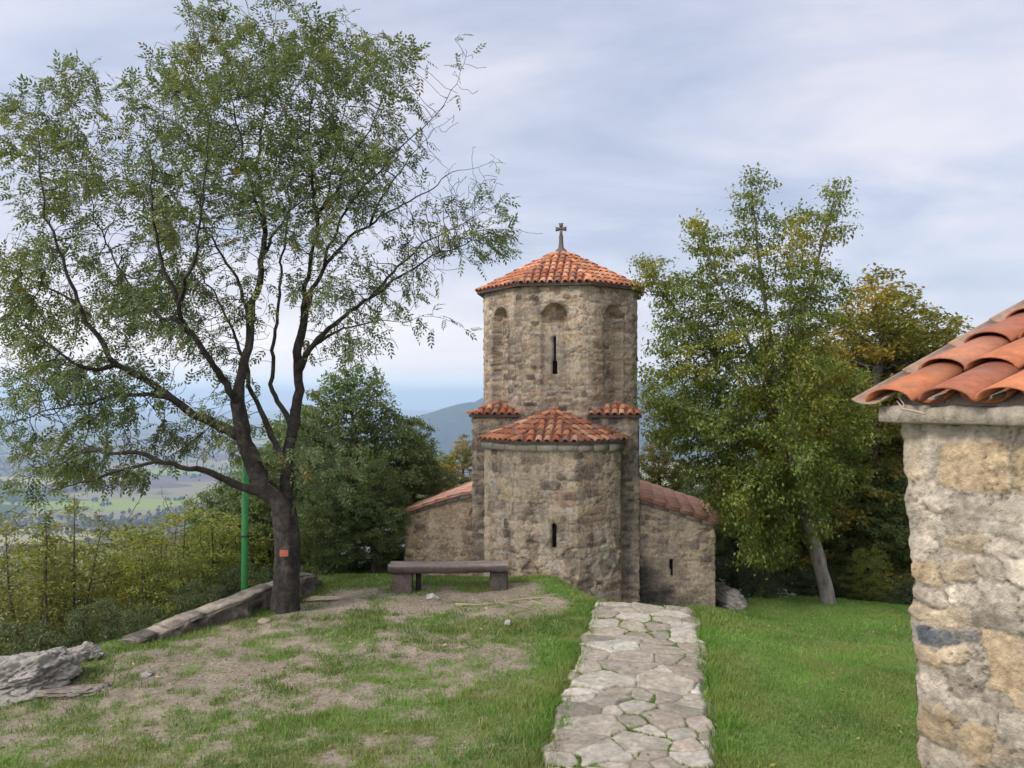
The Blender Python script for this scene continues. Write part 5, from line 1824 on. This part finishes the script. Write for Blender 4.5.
def make_tree(name, seed, trunk_pts, lobes, step, kill, tip, baser, leafkw, bark='bark', barkcol=(0.09, 0.08, 0.07), rmax=0.012, grav=(0, 0, 0.03), locked=None, jit=0.18, flare=0.3, limbs=()):
    rng = np.random.default_rng(seed)
    sk = Skel()
    tr = sk.limb(np.array(trunk_pts, float), -1, step)
    for lp in limbs:
        par = sk.nearest(lp[0])
        sk.limb(np.array([sk.pos[par]] + list(lp[1:]), float), par, step)
    lk = int(len(tr) * (locked or 0))
    sk.grow(crown_points(rng, lobes), step, kill, rng, iters=120, grav=grav, jit=jit, locked=lk)
    sk.radii(tip, baser)
    tm = sk.mesh('trunk', barkcol, flare=flare)
    cen = np.mean([l[0] for l in lobes], axis=0)
    cm = simple_leaves(sk, rng, rmax, center=cen, name='crown', **leafkw)
    return tm, cm, bark


def place_tree(proto, name, x, y, rz, sc, label, cat, group, z=None, sz=None):
    tm, cm, bark = proto
    zz = float(ground_h(x, y)) - 0.05 if z is None else z
    r = empty(name, (x, y, zz), rz)
    r.scale = (sc, sc, sz or sc)
    tag(r, label, cat, group)
    link('trunk', tm, r, M[bark]); link('crown', cm, r, M['leaf'])
    return r


# leaning yellow-green tree to the right of the chapel
def build_right_tree():
    rng = np.random.default_rng(202)
    D = 12.0
    base = P(828, 600, D)
    zg = float(ground_h(base[0], base[1]))
    root = empty('leaning_tree', (base[0], base[1], zg))
    tag(root, 'tall green and yellow tree with a leaning pale trunk right of the chapel', 'tree')
    org = np.array([base[0], base[1], zg])
    W = lambda pts: np.array([P(a, b, D + dd) - org for a, b, dd in pts])
    sk = Skel(); st = 0.12
    tr = sk.limb(np.vstack([[[0.03, 0, -0.15]], W([(826, 590, 0), (820, 565, 0), (811, 535, 0), (803, 505, 0), (795, 470, 0), (786, 430, 0), (778, 390, .05), (772, 350, .1)])]), -1, st)
    def L(pts):
        w = W(pts); par = sk.nearest(w[0])
        return sk.limb(np.vstack([[sk.pos[par]], w[1:]]), par, st)
    L([(772, 350, .1), (766, 310, .1), (760, 270, .1), (756, 230, .1), (752, 195, .1), (750, 168, .1)])
    L([(776, 380, 0), (795, 340, .1), (808, 300, .2), (818, 260, .3), (828, 220, .3), (838, 185, .3)])
    L([(780, 400, 0), (755, 355, -.3), (732, 310, -.5), (712, 265, -.6), (695, 225, -.7)])
    L([(783, 420, 0), (745, 385, .3), (705, 345, .5), (668, 300, .6), (640, 262, .6)])
    L([(778, 395, 0), (785, 350, -.5), (790, 300, -.8), (795, 250, -1.0), (800, 215, -1.0)])
    L([(790, 450, 0), (750, 430, -.6), (710, 415, -1.0), (670, 405, -1.2), (650, 400, -1.2)])
    L([(795, 470, 0), (770, 470, -.8), (750, 480, -1.3), (735, 500, -1.5)])
    L([(797, 480, 0), (825, 450, -.4), (850, 430, -.6), (870, 420, -.7)])
    L([(792, 455, 0), (800, 440, -1.0), (805, 450, -1.6), (800, 470, -1.9)])
    L([(788, 440, 0), (775, 400, .9), (760, 370, 1.4)])
    lob = [(752, 205, 26, 40, .6, 60), (700, 235, 22, 26, .5, 45), (655, 275, 26, 26, .5, 50), (835, 215, 22, 40, .5, 60), (795, 235, 35, 40, .8, 90), (740, 270, 50, 45, 1.0, 150), (690, 310, 45, 45, 1.0, 140),
           (800, 300, 55, 55, 1.2, 200), (745, 350, 70, 55, 1.4, 280), (680, 370, 42, 50, 1.2, 160), (800, 390, 70, 60, 1.6, 280), (735, 430, 75, 50, 1.7, 320), (672, 425, 36, 30, 1.2, 110), (800, 465, 70, 45, 1.7, 260),
           (752, 500, 48, 42, 1.5, 190), (715, 470, 34, 26, 1.1, 80), (790, 520, 45, 30, 1.4, 110), (765, 555, 36, 22, 1.1, 60), (845, 420, 35, 50, 1.2, 110), (765, 545, 30, 28, 1.2, 50)]
    att = []
    for (cx_, cy_, rx, ry, dz, n) in lob:
        v = rng.normal(0, 1, (n, 3)); v /= np.linalg.norm(v, axis=1)[:, None]; v *= rng.random((n, 1)) ** (1 / 2.5)
        att += [P(cx_ + a * rx, cy_ + b * ry, D + c * dz) - org for a, b, c in v]
    sk.grow(np.array(att), 0.12, 0.15, rng, iters=80, grav=(0, 0, -0.02), jit=0.16, maxn=9000, locked=int(len(tr) * 0.45))
    sk.radii(0.003, 0.105)
    link('trunk', sk.mesh('trunk', (0.20, 0.175, 0.145), flare=0.3), root, M['palebark'])
    cen = W([(750, 380, 0)])[0]

    def dens(pos):
        w = pos + org
        py = 400 - FPX * (w[:, 2] - EYE) / w[:, 1]
        return 0.75 + 0.5 * sstep(230, 420, py) - 0.25 * sstep(0.5, 0.7, fbm(pos[:, 0] * 2, pos[:, 1] * 2, pos[:, 2] * 2, 3, 8))
    cm = simple_leaves(sk, rng, 0.012, 30, (0.145, 0.195, 0.044), (0.40, 0.33, 0.05), cen, 'crown', lf=0.064, wd=0.0175, amt=0.65, droop=0.2, flat=1.3, patch=1.1, seed=9, keepfn=dens, spread=0.085, dead=0.02)
    link('crown', cm, root, M['leaf'])


build_right_tree()

GRP_T = 'trees on the slope around the chapel'
# prototypes
dense = make_tree('dense', 301, [(0, 0, -0.3), (0.05, 0, 1.0), (0, 0.05, 2.2), (0.1, 0, 3.4)],
                  [((0, 0, 4.4), (1.1, 1.1, 1.0), 330), ((0.9, 0.2, 3.3), (1.2, 1.1, 1.0), 330), ((-0.9, -0.1, 3.4), (1.2, 1.2, 1.0), 330), ((0.1, -0.8, 2.5), (1.5, 1.1, 0.9), 330), ((0.2, 0.8, 2.6), (1.4, 1.1, 1.0), 260), ((0, -0.4, 1.4), (1.5, 1.2, .6), 200)],
                  0.16, 0.19, 0.005, 0.13, dict(cnt=26, base=(0.13, 0.19, 0.08), alt=(0.22, 0.25, 0.085), lf=0.085, wd=0.026, amt=0.6, droop=0.5, seed=13, spread=0.09), rmax=0.014, locked=0.3)
dense2 = make_tree('dense', 302, [(0, 0, -0.3), (-0.05, 0, 1.0), (0.1, 0.05, 2.0), (0.0, 0, 3.0)],
                   [((0.2, 0, 3.9), (0.9, 0.9, 1.0), 260), ((1.0, 0, 3.0), (0.9, 1.0, .8), 240), ((-0.9, 0.2, 2.9), (1.0, 1.0, .8), 260), ((-.1, -0.7, 2.2), (1.3, 1.0, .9), 280), ((0.2, 0.7, 2.3), (1.2, 1.0, .8), 220), ((0, -0.2, 1.2), (1.2, 1.0, .6), 160)],
                   0.15, 0.18, 0.005, 0.11, dict(cnt=26, base=(0.135, 0.185, 0.07), alt=(0.22, 0.24, 0.075), lf=0.08, wd=0.024, amt=0.55, droop=0.4, seed=17, spread=0.085), rmax=0.013, locked=0.3)
autumn = make_tree('autumn', 303, [(0, 0, -0.3), (0.05, 0, 1.5), (0, 0.05, 3.2), (0.1, 0, 5.0)],
                   [((0.1, 0, 6.1), (0.6, 0.6, 0.8), 120), ((0.8, 0, 5.3), (0.9, 0.8, .7), 190), ((-0.6, 0.2, 5.0), (1.1, 1.0, .8), 220), ((0.1, 0, 5.6), (1.2, 1.0, .7), 160), ((-.1, -0.5, 4.0), (1.4, 1.0, .8), 230), ((0.7, 0.5, 3.2), (1.1, 1.0, .9), 200), ((-0.5, -0.2, 2.4), (1.4, 1.1, .8), 220), ((0.3, 0, 1.3), (1.4, 1.1, .7), 190)],
                   0.16, 0.19, 0.005, 0.13, dict(cnt=28, base=(0.21, 0.21, 0.05), alt=(0.50, 0.33, 0.06), lf=0.08, wd=0.022, amt=0.75, droop=0.3, seed=23, spread=0.08, patch=1.6), bark='bark', barkcol=(0.09, 0.08, 0.07), rmax=0.013, locked=0.2)
bush_y = make_tree('bush', 304, [(0, 0, -0.3), (0.02, 0, 0.3)],
                   [((0, 0, 1.6), (0.8, 0.8, 0.8), 240), ((0.5, 0, 0.9), (0.7, 0.7, .6), 150), ((-0.5, -0.1, 0.9), (0.7, 0.7, .6), 150), ((0, -.3, .5), (.8, .6, .4), 110)],
                   0.09, 0.11, 0.0028, 0.035, dict(cnt=22, base=(0.25, 0.285, 0.065), alt=(0.46, 0.39, 0.07), lf=0.042, wd=0.011, amt=0.7, droop=0.1, seed=29, spread=0.06), rmax=0.007, grav=(0, 0, 0.12),
                   limbs=[((0, 0, 0.1), (0.2, 0.1, 0.7), (0.3, 0.15, 1.5), (0.28, 0.1, 2.1)), ((0, 0, 0.1), (-0.2, 0.0, 0.7), (-0.35, 0.1, 1.5), (-0.4, 0.05, 2.0)), ((0, 0, 0.1), (0.0, -0.2, 0.6), (0.02, -0.3, 1.4), (0.05, -0.35, 2.3))])
bush_o = make_tree('bush', 309, [(0, 0, -0.3), (0.02, 0, 0.3)],
                   [((0, 0, 0.7), (0.9, 0.8, 0.6), 150), ((0, 0, 1.7), (0.7, 0.7, 0.9), 200), ((0.5, 0, 1.2), (0.5, 0.6, .8), 120), ((-0.5, -0.1, 1.1), (0.5, 0.6, .8), 120)],
                   0.09, 0.11, 0.0028, 0.035, dict(cnt=16, base=(0.24, 0.25, 0.065), alt=(0.36, 0.26, 0.09), lf=0.042, wd=0.011, amt=0.7, droop=0.0, seed=41, spread=0.05), rmax=0.007, grav=(0, 0, 0.25), jit=0.12, barkcol=(0.14, 0.11, 0.09),
                   limbs=[((0, 0, 0.1), (0.25, 0.1, 0.7), (0.4, 0.15, 1.5), (0.5, 0.1, 2.3)), ((0, 0, 0.1), (-0.2, 0.0, 0.7), (-0.4, 0.1, 1.5), (-0.5, 0.05, 2.2)), ((0, 0, 0.1), (0.0, -0.2, 0.6), (0.05, -0.3, 1.4), (0.1, -0.35, 2.5)), ((0, 0, 0.1), (-0.1, 0.2, 0.6), (-0.12, 0.3, 1.4), (-0.15, 0.35, 2.4))])
bush_g = make_tree('bush', 305, [(0, 0, -0.3), (0.02, 0, 0.25)],
                   [((0, 0, 0.9), (0.8, 0.8, 0.6), 260), ((0.5, 0, 0.5), (0.7, 0.7, .4), 160), ((-0.5, -0.1, 0.5), (0.7, 0.7, .4), 160)],
                   0.09, 0.11, 0.003, 0.035, dict(cnt=22, base=(0.10, 0.135, 0.06), alt=(0.18, 0.20, 0.09), lf=0.045, wd=0.013, amt=0.6, droop=0.2, seed=31, spread=0.055), rmax=0.008, grav=(0, 0, 0.08),
                   limbs=[((0, 0, 0.1), (0.25, 0.1, 0.5), (0.4, 0.15, 0.9)), ((0, 0, 0.1), (-0.2, 0.0, 0.5), (-0.4, 0.1, 1.0)), ((0, 0, 0.1), (0.0, -0.2, 0.5), (0.02, -0.35, 1.1))])
sapling = make_tree('bare', 306, [(0, 0, -0.3), (0.02, 0, 0.8), (0, 0, 1.6)],
                    [((0, 0, 2.2), (0.45, 0.45, 0.9), 130), ((0.2, 0, 1.5), (0.5, 0.4, .6), 60)],
                    0.10, 0.12, 0.0035, 0.03, dict(cnt=0.35, base=(0.16, 0.14, 0.06), alt=(0.26, 0.2, 0.06), lf=0.05, wd=0.014, amt=0.6, seed=37), bark='palebark', barkcol=(0.16, 0.13, 0.12), rmax=0.007, grav=(0, 0, 0.3), jit=0.1,
                    limbs=[((0, 0, 0.3), (0.2, 0.1, 1.0), (0.3, 0.15, 2.4)), ((0, 0, 0.3), (-0.2, 0.0, 1.0), (-0.35, 0.1, 2.5))])


def at_px(px, d):
    return (px - 512) / FPX * d


def tree_px(proto, name, px, top_py, d, h_proto, rz, label, cat, group, dz=0.0, wide=1.0):
    """a tree standing at distance d whose top reaches the given height in the photograph"""
    x = at_px(px, d)
    zg = float(ground_h(x, d)) - 0.05 + dz
    ztop = P(px, top_py, d)[2]
    sc = max(0.2, (ztop - zg) / h_proto)
    o = place_tree(proto, name, x, d, rz, sc * wide, label, cat, group, z=zg, sz=sc)
    return o


H_D, H_D2, H_A, H_Y, H_G, H_S = 5.35, 4.85, 6.9, 2.4, 1.5, 3.0
# left, between the big tree and the chapel
tree_px(dense, 'leafy_tree', 352, 362, 14.5, H_D, 0.4, 'tallest dark green tree rising between the forked trunk and the chapel', 'tree', GRP_T)
tree_px(dense2, 'leafy_tree', 415, 418, 15.5, H_D2, 2.0, 'rounded green tree with a dip beside the tall one, left of the chapel', 'tree', GRP_T)
tree_px(dense, 'leafy_tree', 305, 405, 16.5, H_D, 3.2, 'dark green tree behind the big forked trunk', 'tree', GRP_T)
tree_px(dense2, 'leafy_tree', 375, 458, 13.2, H_D2, 1.1, 'lower dark tree in shade behind the bench and left chamber', 'tree', GRP_T)
tree_px(dense2, 'leafy_tree', 330, 470, 13.0, H_D2, 4.1, 'low dark tree right behind the trunk with the orange mark', 'tree', GRP_T)
tree_px(autumn, 'autumn_tree', 462, 432, 19.0, H_A, 0.7, 'small olive yellow tree against the blue hill beside the drum', 'tree', GRP_T)
tree_px(dense2, 'leafy_tree', 262, 445, 15.0, H_D2, 5.0, 'dark leafy tree behind the green pole', 'tree', GRP_T)
tree_px(dense, 'leafy_tree', 222, 480, 15.5, H_D, 1.9, 'dark bushy tree left of the green pole', 'tree', GRP_T)
GRP_B = 'shrubs below the terrace edge'
tree_px(bush_y, 'yellow_shrub', 185, 500, 12.6, H_Y, 0.3, 'bright yellow green shrub left of the green pole', 'shrub', GRP_B, wide=1.15)
tree_px(bush_y, 'yellow_shrub', 130, 520, 12.4, H_Y, 1.7, 'olive yellow shrub behind the middle of the parapet', 'shrub', GRP_B, wide=1.1)
tree_px(bush_o, 'yellow_shrub', 60, 508, 11.0, H_Y, 3.0, 'thin stemmed yellow green shrub above the large boulder', 'shrub', GRP_B, wide=1.1)
tree_px(bush_o, 'reddish_shrub', 5, 530, 10.6, H_Y, 4.4, 'reddish olive shrub cut by the left border of the view', 'shrub', GRP_B, wide=1.2)
tree_px(bush_y, 'yellow_shrub', 225, 518, 13.6, H_Y, 5.3, 'yellow green shrub against the dark trees, nearest the green pole', 'shrub', GRP_B, wide=1.1)
tree_px(bush_g, 'green_shrub', 105, 596, 9.6, H_G, 0.9, 'dark green shrub right behind the large boulder', 'shrub', GRP_B, wide=0.9)
tree_px(bush_g, 'green_shrub', 145, 604, 9.4, H_G, 2.2, 'grey green bramble at the lower end of the parapet', 'shrub', GRP_B, wide=0.8)
tree_px(bush_g, 'green_shrub', 200, 580, 10.8, H_G, 3.6, 'green bramble spilling behind the parapet coping', 'shrub', GRP_B, wide=0.9)
tree_px(bush_g, 'green_shrub', 20, 618, 9.0, H_G, 4.7, 'green shrub behind the left half of the large boulder', 'shrub', GRP_B, wide=0.9)
tree_px(bush_g, 'green_shrub', 245, 560, 12.0, H_G, 5.6, 'dark shrub at the foot of the green pole', 'shrub', GRP_B, wide=0.9)
GRP_S = 'bare saplings above the valley'
tree_px(sapling, 'bare_sapling', 152, 485, 14.0, H_S, 0.2, 'taller bare grey sapling rising above the yellow shrubs', 'sapling', GRP_S)
tree_px(sapling, 'bare_sapling', 110, 515, 13.6, H_S, 2.4, 'shorter bare sapling left of the tall one, above the olive shrub', 'sapling', GRP_S)
tree_px(sapling, 'bare_sapling', 30, 520, 12.8, H_S, 1.0, 'thin bare sapling behind the shrubs near the left border', 'sapling', GRP_S)
# right side
tree_px(autumn, 'autumn_tree', 872, 262, 15.0, H_A, 0.0, 'yellowing tree with an open top behind the hut roof', 'tree', GRP_T, wide=1.35)
tree_px(autumn, 'autumn_tree', 903, 318, 16.0, H_A, 2.3, 'lower orange tinged tree partly hidden by the hut wall', 'tree', GRP_T, wide=1.3)
tree_px(autumn, 'autumn_tree', 660, 428, 17.5, H_A, 4.0, 'pale olive tree showing between the drum and the leaning tree', 'tree', GRP_T)
tree_px(dense2, 'leafy_tree', 800, 440, 16.5, H_D2, 0.8, 'dark green tree in shade directly behind the leaning trunk', 'tree', GRP_T, wide=1.1)
tree_px(dense, 'leafy_tree', 735, 455, 16.0, H_D, 2.9, 'dark green tree behind the right chapel chamber', 'tree', GRP_T)
tree_px(dense2, 'leafy_tree', 880, 460, 14.5, H_D2, 4.4, 'shadowed green tree between the leaning trunk and the hut wall', 'tree', GRP_T, wide=1.1)
tree_px(bush_y, 'yellow_shrub', 868, 545, 13.3, H_Y, 2.1, 'small yellow leaved shrub between the leaning trunk and the hut', 'shrub', GRP_B, wide=1.0)
tree_px(bush_g, 'green_shrub', 760, 560, 13.6, H_G, 1.3, 'dark green shrub left of the leaning trunk', 'shrub', GRP_B, wide=1.0)
tree_px(bush_g, 'green_shrub', 900, 575, 13.0, H_G, 0.4, 'dark green shrub at the lawn edge by the hut wall', 'shrub', GRP_B, wide=1.0)

# second line of trees lower down the slope
tree_px(dense, 'leafy_tree', 690, 470, 19.0, H_D, 5.2, 'dark tree low behind the right chamber roof, beside the drum base', 'tree', GRP_T, wide=1.2)
tree_px(dense2, 'leafy_tree', 770, 470, 19.5, H_D2, 3.7, 'dim tree deep in the shade left of the leaning trunk', 'tree', GRP_T, wide=1.3)
tree_px(dense, 'leafy_tree', 845, 440, 19.0, H_D, 0.3, 'dim tree deep in the shade right of the leaning trunk', 'tree', GRP_T, wide=1.3)
tree_px(dense, 'leafy_tree', 930, 420, 19.0, H_D, 1.6, 'dark tree just left of the hut wall, behind the orange tinged tree', 'tree', GRP_T, wide=1.3)
tree_px(dense2, 'leafy_tree', 440, 450, 20.0, H_D2, 2.7, 'dark tree low behind the left chamber roof', 'tree', GRP_T, wide=1.3)
tree_px(dense, 'leafy_tree', 280, 480, 19.0, H_D, 4.6, 'dark tree low on the slope behind the fork of the big trunk', 'tree', GRP_T, wide=1.2)
tree_px(bush_g, 'green_shrub', 715, 545, 15.0, H_G, 2.8, 'dark green shrub behind the grey stone beside the chapel', 'shrub', GRP_B, wide=1.2)
tree_px(bush_g, 'green_shrub', 815, 562, 14.2, H_G, 5.1, 'dark green shrub right behind the foot of the leaning trunk', 'shrub', GRP_B, wide=1.2)
tree_px(bush_g, 'green_shrub', 850, 568, 14.0, H_G, 3.3, 'dark green shrub in the gap between leaning trunk and yellow shrub', 'shrub', GRP_B, wide=1.2)
tree_px(bush_y, 'yellow_shrub', 95, 528, 13.0, H_Y, 2.6, 'olive shrub in the middle of the slope between two thin stemmed ones', 'shrub', GRP_B, wide=1.2)
tree_px(bush_y, 'yellow_shrub', 35, 540, 12.2, H_Y, 0.8, 'low rounded olive shrub near the left border, behind the thin stemmed one', 'shrub', GRP_B, wide=1.2)
tree_px(bush_y, 'yellow_shrub', 160, 540, 11.2, H_Y, 5.9, 'low yellow green shrub just behind the parapet coping', 'shrub', GRP_B, wide=1.2)
tree_px(bush_g, 'green_shrub', 388, 530, 14.6, H_G, 1.8, 'dark shrub behind the left end of the bench', 'shrub', GRP_B, wide=1.3)
tree_px(autumn, 'autumn_tree', 838, 330, 17.0, H_A, 3.4, 'olive and yellow tree behind the right side of the leaning tree', 'tree', GRP_T, wide=1.5)
tree_px(bush_g, 'green_shrub', 905, 540, 15.5, H_G, 2.4, 'dark shrub low behind the lawn edge shrub beside the hut', 'shrub', GRP_B, wide=1.3)
tree_px(bush_g, 'green_shrub', 345, 545, 14.0, H_G, 3.9, 'dark shrub at the grass edge right of the big trunk', 'shrub', GRP_B, wide=1.3)
tree_px(autumn, 'autumn_tree', 884, 285, 16.5, H_A, 5.0, 'yellow and orange tree between the open topped tree and the hut roof', 'tree', GRP_T, wide=1.25)

# ------------------------------------------------------------------ air, sky and light
mb = MB()
mb.box((0, 10500, -25), (26000, 14000, 290))
hz_ = mb.mesh('haze')
m = bpy.data.materials.new('haze'); m.use_nodes = True
nt = m.node_tree; nt.nodes.remove(nt.nodes['Principled BSDF'])
pv_ = nt.nodes.new('ShaderNodeVolumePrincipled')
pv_.inputs['Color'].default_value = (0.62, 0.80, 1.0, 1)
pv_.inputs['Density'].default_value = 1.3e-4
pv_.inputs['Anisotropy'].default_value = 0.2
nt.links.new(pv_.outputs[0], nt.nodes['Material Output'].inputs['Volume'])
o = link('haze', hz_, None, m); tag(o, kind='stuff')

SUN_EL, SUN_AZ = R(40), R(-128)          # azimuth from +Y towards +X: the light comes from the left
w = bpy.data.worlds.new('World'); SC.world = w; w.use_nodes = True
nt = w.node_tree; N, L = nt.nodes, nt.links
bg = N['Background']; out = N['World Output']
sky = N.new('ShaderNodeTexSky'); sky.sky_type = 'NISHITA'; sky.sun_disc = False
sky.sun_elevation = SUN_EL; sky.sun_rotation = SUN_AZ
sky.air_density = 1.0; sky.dust_density = 2.0
L.new(sky.outputs[0], bg.inputs['Color']); bg.inputs['Strength'].default_value = 0.08
tc = N.new('ShaderNodeTexCoord')
sep = N.new('ShaderNodeSeparateXYZ'); L.new(tc.outputs['Generated'], sep.inputs[0])


def math_(op, a, b=None, c=None):
    n = N.new('ShaderNodeMath'); n.operation = op
    for i, v in enumerate((a, b, c)):
        if v is None: continue
        if isinstance(v, (int, float)): n.inputs[i].default_value = v
        else: L.new(v, n.inputs[i])
    return n.outputs[0]


zc_ = math_('MAXIMUM', sep.outputs['Z'], 0.0)
den = math_('ADD', zc_, 0.22)
u_ = math_('DIVIDE', sep.outputs['X'], den); v_ = math_('DIVIDE', sep.outputs['Y'], den)
cmb = N.new('ShaderNodeCombineXYZ'); L.new(u_, cmb.inputs[0]); L.new(v_, cmb.inputs[1])
mp = N.new('ShaderNodeMapping'); mp.inputs['Rotation'].default_value = (0, 0, 0.35); mp.inputs['Scale'].default_value = (0.95, 1.5, 1); mp.inputs['Location'].default_value = (1.3, 0.4, 0)
L.new(cmb.outputs[0], mp.inputs['Vector'])
nz = N.new('ShaderNodeTexNoise'); nz.inputs['Scale'].default_value = 1.1; nz.inputs['Detail'].default_value = 8; nz.inputs['Roughness'].default_value = 0.56; nz.inputs['Distortion'].default_value = 0.4
L.new(mp.outputs[0], nz.inputs['Vector'])
cr = N.new('ShaderNodeValToRGB')
el = cr.color_ramp.elements
el[0].position = 0.36; el[0].color = (0.40, 0.445, 0.58, 1)
el[1].position = 0.66; el[1].color = (0.74, 0.71, 0.765, 1)
e_ = el.new(0.5); e_.color = (0.54, 0.565, 0.68, 1)
L.new(nz.outputs['Fac'], cr.inputs[0])
# bright warm band low down, strongest towards the left
azl = math_('MULTIPLY_ADD', sep.outputs['X'], -0.75, 0.55)
azl = math_('MINIMUM', math_('MAXIMUM', azl, 0.25), 1.0)
band = N.new('ShaderNodeMapRange'); band.interpolation_type = 'SMOOTHSTEP'
band.inputs['From Min'].default_value = 0.22; band.inputs['From Max'].default_value = 0.02
L.new(sep.outputs['Z'], band.inputs['Value'])
bf = math_('MULTIPLY', band.outputs[0], azl)
mx = N.new('ShaderNodeMix'); mx.data_type = 'RGBA'; mx.inputs[7].default_value = (1.25, 1.12, 1.02, 1)
L.new(bf, mx.inputs[0]); L.new(cr.outputs[0], mx.inputs[6])
# clear pale blue strip on the horizon
st_ = N.new('ShaderNodeMapRange'); st_.interpolation_type = 'SMOOTHSTEP'
st_.inputs['From Min'].default_value = 0.045; st_.inputs['From Max'].default_value = 0.012
L.new(sep.outputs['Z'], st_.inputs['Value'])
mx2 = N.new('ShaderNodeMix'); mx2.data_type = 'RGBA'; mx2.inputs[7].default_value = (1.15, 1.2, 1.2, 1)
L.new(st_.outputs[0], mx2.inputs[0]); L.new(mx.outputs[2], mx2.inputs[6])
bg2 = N.new('ShaderNodeBackground'); L.new(mx2.outputs[2], bg2.inputs['Color']); glow = N.new('ShaderNodeVectorMath'); glow.operation = 'DOT_PRODUCT'
glow.inputs[1].default_value = (math.sin(SUN_AZ) * math.cos(SUN_EL), math.cos(SUN_AZ) * math.cos(SUN_EL), math.sin(SUN_EL))
L.new(tc.outputs['Generated'], glow.inputs[0])
g2 = math_('POWER', math_('MAXIMUM', glow.outputs['Value'], 0.0), 2.0)
L.new(math_('MULTIPLY_ADD', g2, 1.0, 0.55), bg2.inputs['Strength'])   # clouds are brightest round the veiled sun
ms = N.new('ShaderNodeMixShader'); ms.inputs[0].default_value = 0.88
L.new(bg.outputs[0], ms.inputs[1]); L.new(bg2.outputs[0], ms.inputs[2]); L.new(ms.outputs[0], out.inputs['Surface'])

sd = bpy.data.lights.new('sun', 'SUN'); sd.energy = 1.3; sd.angle = R(14); sd.color = (1.0, 0.96, 0.90)
so = bpy.data.objects.new('sun', sd); COL.objects.link(so)
v = Vector((math.sin(SUN_AZ) * math.cos(SUN_EL), math.cos(SUN_AZ) * math.cos(SUN_EL), math.sin(SUN_EL)))
so.rotation_euler = v.to_track_quat('Z', 'Y').to_euler()
so.location = (-8, 0, 14)

SC.view_settings.view_transform = 'Standard'
SC.view_settings.look = 'None'
SC.view_settings.gamma = 1.0
SC.view_settings.exposure = 1.2
SC.view_settings.use_curve_mapping = False
SC.render.engine = 'CYCLES'
cy = SC.cycles
cy.max_bounces = 6; cy.diffuse_bounces = 3; cy.glossy_bounces = 2; cy.transmission_bounces = 3; cy.transparent_max_bounces = 6
cy.volume_bounces = 1
cy.use_denoising = True
cy.use_adaptive_sampling = True
cy.adaptive_threshold = 0.02
